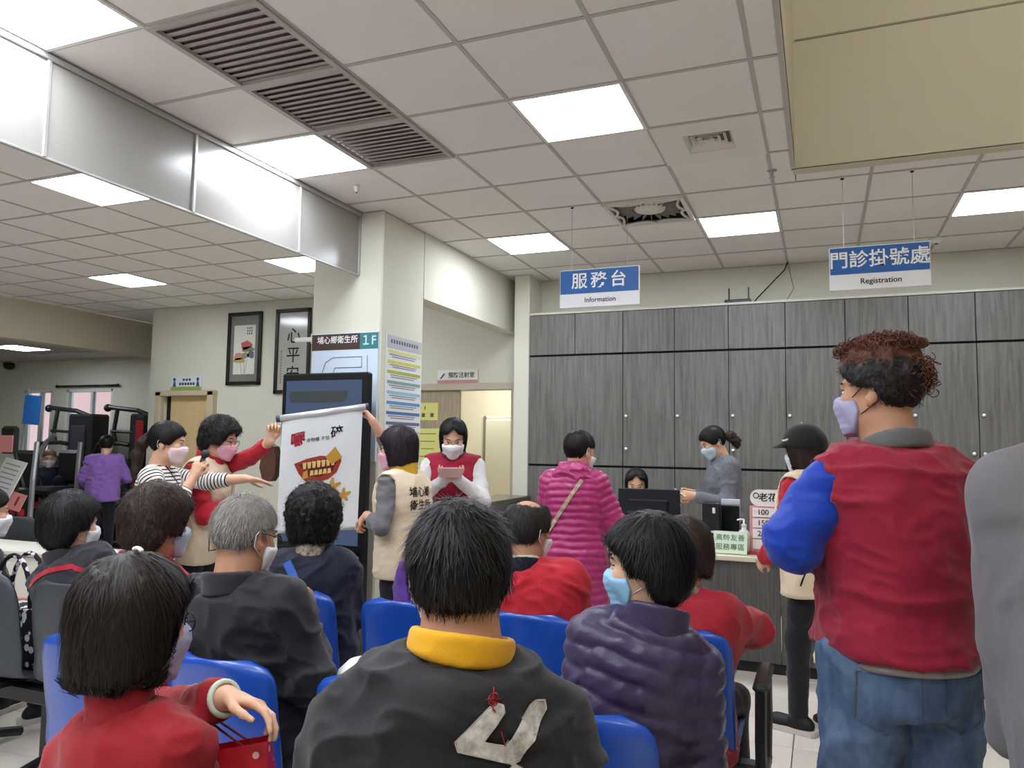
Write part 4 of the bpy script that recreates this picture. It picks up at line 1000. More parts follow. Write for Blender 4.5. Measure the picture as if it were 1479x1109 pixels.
g = Geo().lathe([(.018, .18), (.018, .2), (.006, .205), (.006, .235), (0, .236)], 12, (-.515, 5.64, .766)); g.tube([(-.515, 5.64, 1.0), (-.545, 5.63, 1.0), (-.56, 5.628, .992)], .006, 8); g.obj('pump', m_white, t, True)
t = empty('counter_sign', (-.60, 5.56, .766), 'pale green tent sign for elderly friendly service on the counter', 'sign')
Rt = np.array(Matrix.Rotation(math.radians(-14), 3, 'X')); u_, v_ = Xp, Rt @ Zp; n_ = np.cross(u_, v_); o_ = np.array((-.60, 5.555, .845))
Geo().prism(rect(-.112, -.076, .112, .076), o_, u_, v_, n_, .004).obj('card', mat('card_green', (216, 238, 214), .5), t)
Geo().prism(rect(-.112, -.076, .112, .076), o_ + np.array((0, .045, 0)), u_, np.array(Matrix.Rotation(math.radians(14), 3, 'X')) @ Zp, n_, .004).obj('back_leaf', MATS['card_green'], t)
m_tg = mat('ink_green_grey', (92, 116, 96), .6)
lettering('高齡友善', .047, m_tg, o_ + v_ * .030, u_, v_, n_, t, bold=.01, spacing=1.1); lettering('服務專區', .047, m_tg, o_ - v_ * .034, u_, v_, n_, t, bold=.01, spacing=1.1)
t = empty('reading_glasses_board', (-.34, 5.66, .766), 'white reading glasses display board with numbered slots', 'display board')
mb = mat('board_white', (234, 228, 228), .4); o_ = np.array((-.345, 5.62, 0.0)); nY = -Yp_
flat(rrect(.30, .115, .055), mb, (-.32, 5.62, 1.155), Xp, Zp, nY, t, 'header', 0, .008)
lettering('老花眼鏡', .062, m_text_k, (-.29, 5.62, 1.155), Xp, Zp, nY, t, bold=.02)
Geo().tube([(-.43 + .018 * math.cos(a), 5.618, 1.17 + .018 * math.sin(a)) for a in np.linspace(0, 6.28, 12)], .003, 5).obj('header_mark', m_text_k, t)
for k, s in enumerate(('100', '150', '200', '')):
    zc = 1.055 - .073 * k; flat(rect(-.13, -.032, .13, .032), mb, (-.325, 5.618, zc), Xp, Zp, nY, t, 'slot_card', 0, .006); s and lettering(s, .052, m_text_k, (-.385, 5.617, zc), Xp, Zp, nY, t, bold=.01)
    g = Geo()
    for q in (-.26, -.21): g.tube([(q + .02 * math.cos(a), 5.612, zc - .012 + .014 * math.sin(a)) for a in np.linspace(0, 6.28, 10)], .003, 5)
    g.tube([(-.24, 5.612, zc - .01), (-.23, 5.612, zc - .01)], .003, 5).obj('spectacles', m_black, t)
Geo().box((-.325, 5.64, .935), (.30, .02, .325), .004).obj('back_board', mat('board_pink', (214, 150, 150), .5), t); Geo().box((-.325, 5.66, .775), (.32, .12, .018), .004).obj('foot', mat('board_red', (170, 60, 64), .5), t)

# display kiosk before the column
t = empty('display_kiosk', (-3.40, 4.72, 0), 'tall black portrait display kiosk standing before the column', 'display')
Geo().box((-3.405, 4.75, 1.06), (.76, .07, 1.90), .012).obj('housing', mat('kiosk_black', (14, 16, 20), .3, .5), t)
msc = emit('kiosk_screen', (62, 80, 112), .9, .02, .2); box('screen', (-3.405, 4.712, 1.36), (.665, .004, 1.19), msc, t)
box('lower_glass', (-3.405, 4.712, .43), (.70, .004, .58), mat('kiosk_glass', (16, 22, 34), .12, .6), t)
flat([(-.27, -.04), (.19, -.04), (.23, .0), (.23, .045), (-.27, .045), (-.29, .02)], emit('screen_badge', (40, 54, 56), .7, .02), (-3.42, 4.71, 1.83), Xp, Zp, -Yp_, t, 'screen_badge')
for k in range(3): flat(rect(-.2, -.012, .16, .012), emit('screen_lines', (78, 96, 120), .9, .02), (-3.40, 4.71, 1.70 - .04 * k), Xp, Zp, -Yp_, t, 'screen_line')
Geo().box((-3.405, 4.72, .05), (.80, .40, .10), .02).obj('base', MATS['kiosk_black'], t)
t = empty('brown_bag', (-3.92, 4.78, 1.1), 'brown leather bag hanging on the side of the display kiosk', 'bag')
g = Geo(); 
pts = [(0, .12), (.05, .10), (.075, .02), (.07, -.10), (.03, -.16), (-.04, -.16), (-.075, -.06), (-.06, .04)]
g.prism(pts, (-3.88, 4.70, 1.36), Xp, Zp, -Yp_, .07).obj('pouch', mat('leather_brown', (88, 58, 46), .55, var=.2, vscale=15), t)
Geo().tube([(-3.88, 4.735, 1.46), (-3.86, 4.735, 1.56), (-3.82, 4.735, 1.60), (-3.785, 4.745, 1.60)], .008, 6).obj('strap', m_black, t, True)
Geo().lathe([(.01, .0), (.03, -.06), (.02, -.08), (0, -.081)], 8, (-3.87, 4.70, 1.52)).obj('tassel', m_black, t)

# boards on the column
nF = -Yp_; yc = 4.95
t = empty('floor_map', (-3.385, yc, 1.45), 'floor plan board with brown and teal header on the column', 'map')
Geo().box((-3.385, yc - .008, 1.85), (.60, .016, .98), .002).obj('board', mat('map_paleblue', (206, 220, 236), .4), t)
flat(rect(-.30, -.062, .14, .062), mat('map_brown', (72, 54, 50), .4), (-3.385, yc - .016, 2.27), Xp, Zp, nF, t, 'header_brown'); flat(rect(.14, -.062, .30, .062), mat('map_teal', (64, 122, 128), .4), (-3.385, yc - .016, 2.27), Xp, Zp, nF, t, 'header_teal')
lettering('埔心鄉衛生所', .062, m_text_w, (-3.45, yc - .018, 2.283), Xp, Zp, nF, t, bold=.01); lettering('１F', .095, mat('ink_paleblue', (190, 226, 232), .5), (-3.17, yc - .018, 2.27), Xp, Zp, nF, t, bold=.015)
g = Geo()
for P in ([(-.20, 2.02), (-.17, 2.11), (-.10, 2.15), (.16, 2.15), (.16, 2.07)], [(-.10, 2.02), (-.08, 2.07), (.16, 2.07)], [(.21, 1.9), (.21, 2.16)]):
    g.tube([(-3.385 + x, yc - .018, z) for x, z in P], .003, 4)
tag(g.obj('plan_lines', mat('plan_line', (120, 130, 142), .6), t), kind='stuff')
for r, c in ((rect(-.235, 1.90, -.16, 2.0), (190, 196, 96)), (rect(-.15, 1.90, -.05, 2.0), (134, 128, 176)), (rect(-.02, 1.88, .24, 2.0), (222, 188, 150))): flat(r, mat('plan_room_%d' % c[0], c, .5), (-3.385, yc - .016, 0), Xp, Zp, nF, t, 'plan_room')
xs_ = -3.074; nS = Xp; uS = Yp_
t = empty('rules_poster', (xs_, 5.3, 1.6), 'colour striped information poster on the side of the column', 'poster')
Geo().box((xs_ + .003, 5.305, 1.96), (.006, .55, .74)).obj('sheet', mat('poster_pale', (226, 228, 230), .45), t)
flat(rect(-.275, -.05, .275, .05), mat('poster_grey', (186, 188, 196), .5), (xs_ + .006, 5.305, 2.28), uS, Zp, nS, t, 'header')
bands = [(216, 212, 150), (214, 206, 92), (168, 180, 76), (132, 168, 152), (150, 186, 210), (96, 150, 196), (84, 118, 164), (112, 112, 140)]
ml = mat('fine_print', (92, 92, 106), .6)
for k, c in enumerate(bands):
    zc = 2.205 - .079 * k; flat(rect(-.26, -.012, .26, .012), mat('band_%d' % k, c, .5), (xs_ + .006, 5.305, zc), uS, Zp, nS, t, 'band'); g = Geo()
    for q in range(2): g.box((xs_ + .0072, 5.28 + .01 * ((k + q) % 3), zc - .024 - .016 * q), (.001, .42 - .06 * ((k * 3 + q) % 3), .005))
    tag(g.obj('text_lines', ml, t), kind='stuff')
g = Geo()
for q in range(11): g.box((xs_ + .0075, 5.10 + .04 * q, 2.285), (.001, .024, .03))
tag(g.obj('title_line', mat('fine_print2', (100, 100, 112), .6), t), kind='stuff')
t = empty('wall_arm', (-3.86, 5.1, 2.30), 'short white bracket arm projecting from the column', 'bracket')
Geo().box((-3.80, 5.0, 2.31), (.20, .035, .035), .008).obj('arm', m_white, t); Geo().box((-3.715, 5.0, 2.31), (.016, .08, .08), .004).obj('wall_plate', m_white, t)

# framed pictures on the back wall
m_fr = mat('frame_dark_wood', (34, 26, 22), .4, .4)
def picture(x0, x1, z0, z1, label, mount):
    t = empty('framed_picture', ((x0 + x1) / 2, YB, z0), label, 'picture'); xm, zm = (x0 + x1) / 2, (z0 + z1) / 2; fw = .045
    for c, s in (((x0 + fw / 2, YB - .018, zm), (fw, .036, z1 - z0)), ((x1 - fw / 2, YB - .018, zm), (fw, .036, z1 - z0)), ((xm, YB - .018, z0 + fw / 2), (x1 - x0, .036, fw)), ((xm, YB - .018, z1 - fw / 2), (x1 - x0, .036, fw))): Geo().box(c, s, .006).obj('frame_bar', m_fr, t)
    box('mount', (xm, YB - .008, zm), (x1 - x0 - .06, .01, z1 - z0 - .06), mount, t); return t, xm, zm
t, xm, zm = picture(-7.09, -6.55, 2.21, 3.145, 'framed lotus flower painting on the back wall', mat('mount_grey', (122, 124, 116), .3, .5))
flat(rect(-.17, -.33, .17, .30), mat('rice_paper', (216, 216, 206), .6), (xm, YB - .013, zm), Xp, Zp, nF, t, 'paper', .002)
def blob(cx, cz, rx, rz, mt, nm, ph=0, n=14, wob=.18): flat([(cx + rx * math.cos(a) * (1 + wob * math.sin(3 * a + ph)), cz + rz * math.sin(a) * (1 + wob * math.cos(4 * a + ph))) for a in np.linspace(0, 2 * math.pi, n, endpoint=False)], mt, (xm, YB - .013, zm), Xp, Zp, nF, t, nm, .0035)
for a in ((.03, .04, .09, .055, (186, 92, 90), 'lotus_flower'), (-.09, -.10, .07, .05, (200, 140, 126), 'lotus_flower'), (.06, -.01, .10, .035, (116, 140, 110), 'lotus_leaf'), (-.07, -.15, .09, .035, (170, 160, 84), 'lotus_leaf'), (.11, -.08, .055, .05, (110, 104, 124), 'lotus_leaf'), (.02, -.09, .06, .04, (140, 150, 120), 'lotus_leaf')): blob(*a[:4], mat('paint_%d_%d' % (a[4][0], a[4][2]), a[4], .6), a[5], a[0] * 40)
g = Geo()
for xx, bx in ((-.06, -.03), (0, .01), (.05, .02)): g.tube([(xm + xx, YB - .016, zm - .14), (xm + bx, YB - .016, zm - .32)], .003, 4)
tag(g.obj('lotus_stems', mat('stem_grey', (140, 146, 132), .6), t), kind='stuff')
g = Geo()
for q in range(9): g.box((xm + .11 - .02 * (q // 3) * 1.6, YB - .0155, zm + .26 - .035 * (q % 3) - .0), (.014, .001, .022))
tag(g.obj('inscription', m_text_k, t), kind='stuff')
t, xm, zm = picture(-6.33, -5.80, 2.09, 3.15, 'framed calligraphy scroll beside the column', mat('scroll_grey', (176, 176, 168), .12, .5))
for ch, zz in (('心', 2.80), ('平', 2.56), ('安', 2.32)): lettering(ch, .21, m_text_k, (xm + .01, YB - .013, zz), Xp, Zp, nF, t, bold=.01, off=.002)
g = Geo()
for q in range(12): g.box((xm - .17, YB - .0145, 2.62 - .035 * q), (.016, .001, .022))
tag(g.obj('side_inscription', mat('ink_faint', (110, 110, 104), .6), t), kind='stuff')

# door signs
t = empty('door_sign', (-7.76, YB, 2.16), 'small white and green sign above the maple door', 'sign')
Geo().box((-7.76, YB - .008, 2.25), (.52, .016, .175), .002).obj('board', mat('dsign_white', (216, 222, 228), .4), t); flat(rect(-.26, -.022, .26, .022), mat('dsign_green', (150, 176, 90), .4), (-7.76, YB - .016, 2.182), Xp, Zp, nF, t, 'green_strip')
for dx in (-.2, .2):
    Geo().sphere((-7.76 + dx, YB - .02, 2.30), (.024, .006, .024), 10).obj('figure_head', mat('dsign_blue', (72, 84, 120), .5), t); flat([(-.03, -.04), (.03, -.04), (.012, .03), (-.012, .03)], MATS['dsign_blue'], (-7.76 + dx, YB - .016, 2.245), Xp, Zp, nF, t, 'figure_body')
g = Geo()
for q in range(3): g.box((-7.80 + .05 * q, YB - .0175, 2.295), (.036, .001, .03))
for q in range(6): g.box((-7.86 + .046 * q, YB - .0175, 2.24), (.034, .001, .034))
tag(g.obj('sign_characters', mat('dsign_ink', (60, 66, 82), .6), t), kind='stuff')
t = empty('room_sign', (-3.79, YB, 2.17), 'white and pink injection room sign over the sliding door', 'sign')
Geo().box((-3.79, YB - .008, 2.25), (.50, .016, .165), .002).obj('board', m_white, t); flat(rect(-.25, -.024, .25, .024), mat('rsign_pink', (200, 142, 142), .5), (-3.79, YB - .016, 2.192), Xp, Zp, nF, t, 'pink_strip')
lettering('預防注射室', .066, m_text_k, (-3.74, YB - .017, 2.268), Xp, Zp, nF, t, bold=.012)
Geo().tube([(-4.0, YB - .02, 2.235), (-3.95, YB - .02, 2.29)], .008, 6).obj('syringe_mark', mat('syringe_teal', (70, 110, 116), .5), t)
m_yel = mat('notice_yellow', (218, 214, 132), .6)
for k, (x, z, w_, h_, lb) in enumerate(((-4.13, 1.86, .25, .20, 'small yellow paper notice on the sliding door'), (-4.10, 1.28, .32, .78, 'long yellow paper notice low on the sliding door'))):
    t = empty('paper_notice', (x, YB - .05, z), lb, 'notice'); Geo().box((x, YB - .053, z), (w_, .003, h_)).obj('sheet', m_yel, t)
    g = Geo()
    if k == 0:
        for dx in (-.06, .05): g.box((x + dx, YB - .0555, z - .04), (.04, .001, .045))
        g.box((x - .04, YB - .0555, z + .04), (.012, .001, .04))
    else:
        for q in range(8): g.box((x - .03, YB - .0555, z + .33 - .085 * q), (.22 - .03 * (q % 3), .001, .008))
    tag(g.obj('notice_lines', mat('notice_ink', (96, 92, 60), .6), t), kind='stuff')

# ------------------------------------------------------------------ beam seating
m_blue = mat('seat_blue', (22, 74, 170), .28, .5, coat=.3); m_gseat = mat('seat_grey', (58, 63, 70), .4, .4); m_steel = mat('steel_black', (20, 21, 24), .35, .5)
def shell_mesh(name, mt, top=.82, wide=.215, rnd_=.07):
    prof = np.array([(.205, .395), (.215, .425), (.17, .440), (.05, .432), (-.09, .422), (-.165, .435), (-.205, .48), (-.225, .56), (-.245, .68), (-.262, top - .06), (-.272, top)]); s = np.linspace(0, 1, len(prof)); T = np.linspace(0, 1, 30)
    py = np.interp(T, s, prof[:, 0]); pz = np.interp(T, s, prof[:, 1]); kk = np.array([1, 2, 1]) / 4
    for _ in range(2): py[1:-1] = np.convolve(py, kk, 'valid'); pz[1:-1] = np.convolve(pz, kk, 'valid')
    U = np.linspace(-1, 1, 15); V = []
    for layer in (0, 1):
        for i, t_ in enumerate(T):
            dz = top - pz[i]; hw = wide * (.97 + .03 * math.sin(t_ * 3.1))
            if pz[i] > top - rnd_ and t_ > .5: q = (rnd_ - dz) / rnd_; hw -= wide * .42 * (1 - math.sqrt(max(0, 1 - q * q)))
            for u in U:
                up = np.clip((t_ - .5) / .2, 0, 1); y = py[i] + .045 * u * u * up; z = pz[i] + .018 * u * u * (1 - up) - .02 * u * u * (t_ > .9) * 0
                nx = np.array((0, -(pz[min(i + 1, 29)] - pz[max(i - 1, 0)]), py[min(i + 1, 29)] - py[max(i - 1, 0)])); nx /= np.linalg.norm(nx) + 1e-9
                V.append(np.array((u * hw, y, z)) + nx * (.0 if layer == 0 else .009))
    n = 15; m_ = 30; Fc = []
    for i in range(m_ - 1):
        for j in range(n - 1):
            a = i * n + j; Fc.append((a, a + 1, a + n + 1, a + n)); b = a + n * m_; Fc.append((b, b + n, b + n + 1, b + 1))
    rim = [i * n for i in range(m_)] + [(m_ - 1) * n + j for j in range(1, n)] + [i * n + n - 1 for i in range(m_ - 2, -1, -1)] + [j for j in range(n - 2, 0, -1)]
    for a, b in zip(rim, rim[1:] + rim[:1]): Fc.append((b, a, a + n * m_, b + n * m_))
    o = mesh_obj(name, V, Fc, mt, None, True); bm = bmesh.new(); bm.from_mesh(o.data); bmesh.ops.recalc_face_normals(bm, faces=bm.faces); bm.to_mesh(o.data); bm.free(); me = o.data; bpy.data.objects.remove(o); return me
me_blue = shell_mesh('seat_shell', m_blue, .865, .208); me_grey = shell_mesh('seat_shell', m_gseat, .90, .235, .16)
def bench(label, xs, y0, me, arm=(), x_end=None, rz=0.0, group=None, z0=0.0):
    xm = (xs[0] + xs[-1]) / 2; t = empty('beam_bench', (xm, y0, 0), label, 'bench', group)
    for x in xs:
        o = bpy.data.objects.new('seat_shell', me); COL.objects.link(o); o.location = (x, y0, 0); setparent(o, t); br = Geo().box((x, y0 - .04, .395), (.16, .26, .03), .004).obj('seat_bracket', m_steel, t)
    a, b = xs[0] - .27, xs[-1] + .27
    Geo().box(((a + b) / 2, y0 - .06, .345), (b - a, .07, .07), .008).obj('beam', m_steel, t)
    for x in (xs[0] + .28, xs[-1] - .28) if len(xs) > 1 else (xs[0],):
        g = Geo(); g.box((x, y0 - .06, .18), (.05, .06, .3), .006); g.tube([(x, y0 - .30, .03), (x, y0 - .2, .055), (x, y0 - .06, .08), (x, y0 + .1, .055), (x, y0 + .2, .03)], .024, 8); g.obj('leg', m_steel, t)
    for x in arm:
        g = Geo(); g.tube([(x, y0 - .16, .34), (x, y0 - .19, .5), (x, y0 - .16, .66)], .02, 8); g.tube([(x, y0 + .12, .655), (x, y0 + .14, .5), (x, y0 + .06, .34)], .02, 8); g.tube([(x, y0 - .19, .35), (x, y0 + .1, .35)], .02, 8); ar = g.obj('arm_frame', m_steel, t)
        Geo().box((x, y0 - .02, .67), (.055, .33, .035), .014).obj('arm_pad', mat('arm_pad_black', (36, 40, 44), .35, .5), t)
    return t
XS = [-2.22, -1.67, -1.12, -.57]; XC = [-2.13, -1.59, -1.06, -.50]
bench('blue beam bench under the people in red turtleneck and printed black jacket', XS[1:], 1.22, me_blue, (-.28,))
bench('blue beam bench carrying the people with grey hair and purple quilted jacket', XS, 2.07, me_blue, (-.28,))
bench('front blue beam bench before the display kiosk and counter', XC, 3.02, me_blue, (-.21,))
bench('dark grey beam bench holding the floral handbag', [-4.05, -3.5, -2.95], 2.58, me_grey, ())
bench('dark grey beam bench near the white low cabinet and exercise machines', [-6.3, -5.75], 4.35, me_grey, ())
# white low cabinet
t = empty('low_cabinet', (-4.9, 3.75, 0), 'long white low cabinet behind the dark grey chairs', 'cabinet')
Geo().box((-5.0, 3.75, .36), (2.2, .32, .70), .004).obj('body', mat('cabinet_white', (228, 224, 212), .4), t); Geo().box((-5.0, 3.75, .735), (2.26, .38, .03), .006).obj('top', MATS['cabinet_white'], t)
for k in range(4): Geo().box((-5.82 + .55 * k, 3.585, .36), (.53, .014, .62), .004).obj('door', mat('cabinet_white_door', (234, 230, 220), .35), t)
# floral handbag on the grey bench
m_flo = pattern('floral_cloth', 'blossom', [(214, 206, 214), (34, 26, 34)], 26, .7, .2, thr=.42)
t = empty('floral_handbag', (-3.62, 2.66, .44), 'black handbag with white blossom print on the dark grey bench', 'handbag')
g = Geo(); g.prism([(-.20, 0), (.20, 0), (.23, .10), (.20, .26), (-.20, .26), (-.23, .10)], (-3.60, 2.54, .442), Xp, Zp, -Yp_, .14); g.obj('bag_body', m_flo, t)
for yy in (2.57, 2.65): Geo().tube([(-3.60 + .13 * math.cos(a), yy, .70 + .24 * math.sin(a)) for a in np.linspace(math.pi, 0, 13)], .011, 7).obj('handle', m_flo, t, True)
# white bag with black trim on the empty blue seat
t = empty('white_bag', (-1.335, 2.12, .44), 'white rounded bag with black trim on the empty blue seat', 'bag')
Geo().lathe([(.0, 0), (0.098, .0), (0.107, .06), (0.107, .20), (0.102, .22), (0, .221)], 20, (-1.335, 2.12, .44)).obj('bag_body', mat('bag_white', (226, 224, 218), .55, bump=.3, bscale=30), t, True)
Geo().lathe([(0.108, .215), (0.112, .23), (0.112, .245), (0.105, .25), (0, .251)], 20, (-1.335, 2.12, .44)).obj('trim_band', m_black, t, True)
Geo().lathe([(0.105, .245), (0.103, .30), (0.089, .35), (0.057, .38), (0, .392)], 20, (-1.335, 2.12, .44)).obj('dome_top', MATS['bag_white'], t, True)

# ------------------------------------------------------------------ gym side
m_gblk = mat('gym_black', (26, 27, 30), .45, .4); m_gpad = mat('gym_pad', (34, 37, 42), .5, .3); m_gred = mat('gym_red', (168, 30, 40), .5); m_gsil = mat('gym_silver', (160, 162, 164), .35, .5, metal=.5)
def gym(px, Y, label):
    p = onY(px, 700, Y); x = p[0]; t = empty('exercise_machine', (x, Y, 0), label, 'exercise machine', 'exercise machines')
    Geo().box((x + .32, Y + .05, .95), (.50, .34, 1.86), .03).obj('weight_tower', m_gblk, t)
    Geo().box((x + .32, Y - .13, .95), (.30, .02, 1.5), .01).obj('tower_panel', mat('gym_panel', (52, 48, 56), .4), t)
    Geo().tube([(x + .5, Y + .05, 1.8), (x + .1, Y, 1.93), (x - .42, Y - .05, 1.98)], .035, 8).obj('lever_arm', m_gblk, t)
    Geo().sphere((x - .45, Y - .05, 1.97), .06, 10).obj('lever_knob', m_gblk, t, True)
    Geo().tube([(x - .25, Y - .05, 1.95), (x - .27, Y - .08, 1.6), (x - .2, Y - .1, 1.45)], .03, 8).obj('drop_arm', m_gblk, t)
    Geo().tube([(x - .3, Y - .1, 1.62), (x + .2, Y - .1, 1.60)], .022, 8).obj('grip_bar', m_gblk, t)
    Geo().tube([(x - .62, Y - .1, .3), (x - .62, Y - .1, 1.30), (x - .54, Y - .1, 1.42), (x - .1, Y - .1, 1.44), (x + .08, Y - .1, 1.42)], .032, 8).obj('frame_hoop', m_gblk, t)
    Geo().box((x - .02, Y - .12, .95), (.32, .10, .62), .05, R=Matrix.Rotation(-.15, 3, 'X')).obj('back_pad', m_gpad, t)
    Geo().box((x - .02, Y - .34, .52), (.36, .40, .09), .035).obj('seat_pad', m_gpad, t)
    Geo().box((x - .02, Y - .2, .25), (.10, .5, .46), .02).obj('pedestal', m_gblk, t); Geo().box((x + .05, Y - .15, .05), (.9, .8, .08), .02).obj('base_frame', m_gblk, t)
    return t
gym(98, 8.5, 'black exercise machine with a levered arm before the wider gym window')
gym(186, 8.5, 'black exercise machine behind the person in purple, beside the red pad')
p = onY(212, 640, 8.3); t = empty('pad_column', (p[0], 8.3, 0), 'red and black upright training pad beside the wall corner', 'training pad')
Geo().box((p[0], 8.3, .95), (.15, .3, 1.78), .02).obj('core', m_gblk, t); Geo().box((p[0] + .02, 8.14, 1.22), (.13, .03, 1.1), .01).obj('red_pad', m_gred, t); Geo().box((p[0], 8.3, .05), (.5, .5, .08), .02).obj('base', m_gblk, t)
p = onY(48, 592, 8.4)
t = empty('notice_stand', (p[0], 8.4, 0), 'blue board on a thin silver stand by the small gym window', 'board')
Geo().box((p[0], 8.38, p[2]), (.36, .03, .46), .006, R=Matrix.Rotation(.06, 3, 'Y')).obj('board', mat('board_blue', (34, 98, 168), .45), t); Geo().tube([(p[0] - .15, 8.42, 2.3), (p[0] - .42, 8.44, .02)], .014, 6).obj('pole', m_gsil, t); Geo().box((p[0] - .42, 8.44, .024), (.4, .4, .03), .01).obj('base', m_gsil, t)
def seat_machine(px, py, Y, label):
    p = onY(px, py, Y); x = p[0]; t = empty('recumbent_trainer', (x, Y, 0), label, 'exercise machine', 'seated trainers in the gym')
    Geo().box((x, Y, 1.12), (.40, .10, .46), .045).obj('back_rest', m_gpad, t); Geo().box((x, Y - .24, .82), (.44, .42, .10), .045).obj('seat_pad', m_gpad, t)
    Geo().box((x, Y - .1, .42), (.12, .3, .72), .02).obj('pedestal', m_gblk, t); Geo().box((x - .05, Y - .3, .62), (.9, .07, .09), .02).obj('red_rail', m_gred, t)
    Geo().tube([(x - .5, Y - .25, .1), (x - .55, Y - .2, .9), (x - .35, Y - .1, 1.45), (x - .2, Y - .1, 1.55)], .03, 8).obj('handle_arm', m_gsil, t); Geo().tube([(x + .45, Y - .25, .1), (x + .4, Y - .2, 1.0), (x + .3, Y - .1, 1.45)], .03, 8).obj('handle_arm', m_gsil, t)
    Geo().box((x, Y - .1, .05), (.8, .8, .08), .02).obj('base', m_gblk, t); return t
seat_machine(38, 678, 6.6, 'seated trainer with round black backrest and red rail near the poster stand')
seat_machine(100, 690, 7.45, 'seated trainer with black padded seat beside the person in purple')
p = onY(14, 690, 5.6)
t = empty('poster_stand', (p[0], 5.6, 0), 'slanted white notice board stand with printed lines beside the exercise machines', 'board')
Rb = np.array(Matrix.Rotation(math.radians(-20), 3, 'X') @ Matrix.Rotation(.16, 3, 'Y')); o_ = np.array((p[0] - .02, 5.6, p[2])); uB, vB = Rb @ Xp, Rb @ Zp; nB = np.cross(uB, vB)
Geo().prism(rect(-.2, -.2, .16, .2), o_, uB, vB, nB, .012).obj('board', m_white, t)
g = Geo()
for q in range(6): g.prism(rect(-.16, -.006, .10, .006), o_ + vB * (.14 - .05 * q) + nB * .002, uB, vB, nB, .001)
tag(g.obj('printed_lines', mat('print_lilac', (150, 148, 170), .6), t), kind='stuff')
Geo().prism(rect(-.13, -.09, .10, .09), o_ + np.array((.22, -.05, -.24)), uB, vB, nB, .01).obj('red_card', mat('card_pink', (226, 150, 150), .5), t)
Geo().prism([(-.06, -.05), (-.03, -.05), (-.03, .05), (-.06, .05)], o_ + np.array((.27, -.056, -.24)), uB, vB, nB, .002).obj('card_mark', m_gred, t)
Geo().tube([(p[0], 5.68, p[2] - .05), (p[0], 5.72, .03)], .02, 8).obj('post', m_gblk, t); Geo().box((p[0], 5.7, .02), (.4, .4, .04), .01).obj('base', m_gblk, t)
Geo().box((p[0] - .12, 5.66, p[2] + .40), (.25, .06, .30), .03).obj('console', m_gblk, t); Geo().box((p[0] - .12, 5.625, p[2] + .36), (.2, .01, .18), .004).obj('console_card', MATS['card_pink'], t); Geo().tube([(p[0] - .1, 5.7, p[2] + .3), (p[0] + .05, 5.72, p[2] - .1)], .02, 8).obj('console_arm', m_gblk, t)
p = onY(13, 527, 8.9); t = empty('security_camera', p, 'small black dome security camera high in the gym corner', 'camera')
Geo().lathe([(.09, .03), (.09, 0), (.075, -.05), (.04, -.08), (0, -.085)], 14, (p[0], 8.9, p[2])).obj('dome', m_black, t, True); Geo().box((p[0], 8.95, p[2] + .03), (.12, .1, .06), .01).obj('mount', m_white, t)
# dark gym mat on the floor
t = empty('gym_mat', (-10.5, 7.9, 0), 'dark grey rubber mats under the exercise machines', 'mat')
for i in range(4): Geo().box((-12.4 + 1.0 * i, 7.75, .003), (.995, 2.3, .006), .002).obj('mat_panel', mat('rubber_dark', (62, 64, 68), .8), t)
# ================================================================== PEOPLE
def cloth(name, rgb, rough=.75, bump=.25, bscale=420, sheen=.15, var=.05): return mat(name, rgb, rough, .2, bump=bump, bscale=bscale, sheen=sheen, var=var, vscale=9)
m_trd = cloth('trousers_dark', (28, 29, 36)); m_trn = cloth('trousers_navy', (24, 28, 46)); m_shoe = mat('shoe_black', (24, 24, 26), .5); m_sole = mat('sole_pale', (196, 190, 184), .6)
m_mw = mat('mask_white', (226, 228, 234), .7, .15); m_mp = mat('mask_pink', (224, 170, 190), .7, .15); m_mb = mat('mask_blue', (146, 190, 220), .7, .15); m_mpl = mat('mask_paleblue', (190, 212, 230), .7, .15); m_ml = mat('mask_lilac', (176, 176, 206), .7, .15)
m_redj = cloth('jacket_red', (186, 38, 52)); m_beige = cloth('vest_beige', (224, 206, 180), bump=.3)
def dress_legs(S, tm=None, sm=None, so=None, **k): trousers(S, tm or m_trd, **k); shoes(S, sm or m_shoe, so or m_sole, .012)

# --- woman in red turtleneck, arm out over the chair in front
m_tn = cloth('turtleneck_red', (148, 26, 36), .7, .3, 500)
S = person('red', dict(hand=.0042, top=at(208, 800, 1.50), pel=(-1.14, 1.16, .53), nk=(.10, .064), shw=.132, shd=.092, slope=.85, hth=.02, sex='f', sit=.44, yaw=8, head=(-24, -6, 0), hs=1.0, res=.007, bw=.98, bd=1.05, hres=.005,
    R=dict(E=at(226, 1034, 1.66), W=at(326, 1008, 1.52), hd=(1, .05, -.10), palm=(-.1, -.45, -1), curl=(.34, .40, .48, .55), thumb=.25, spread=.05), L=dict(rel=(-.02, .28, -.36))), 'person in red turtleneck with dark bobbed hair and jade bangle')

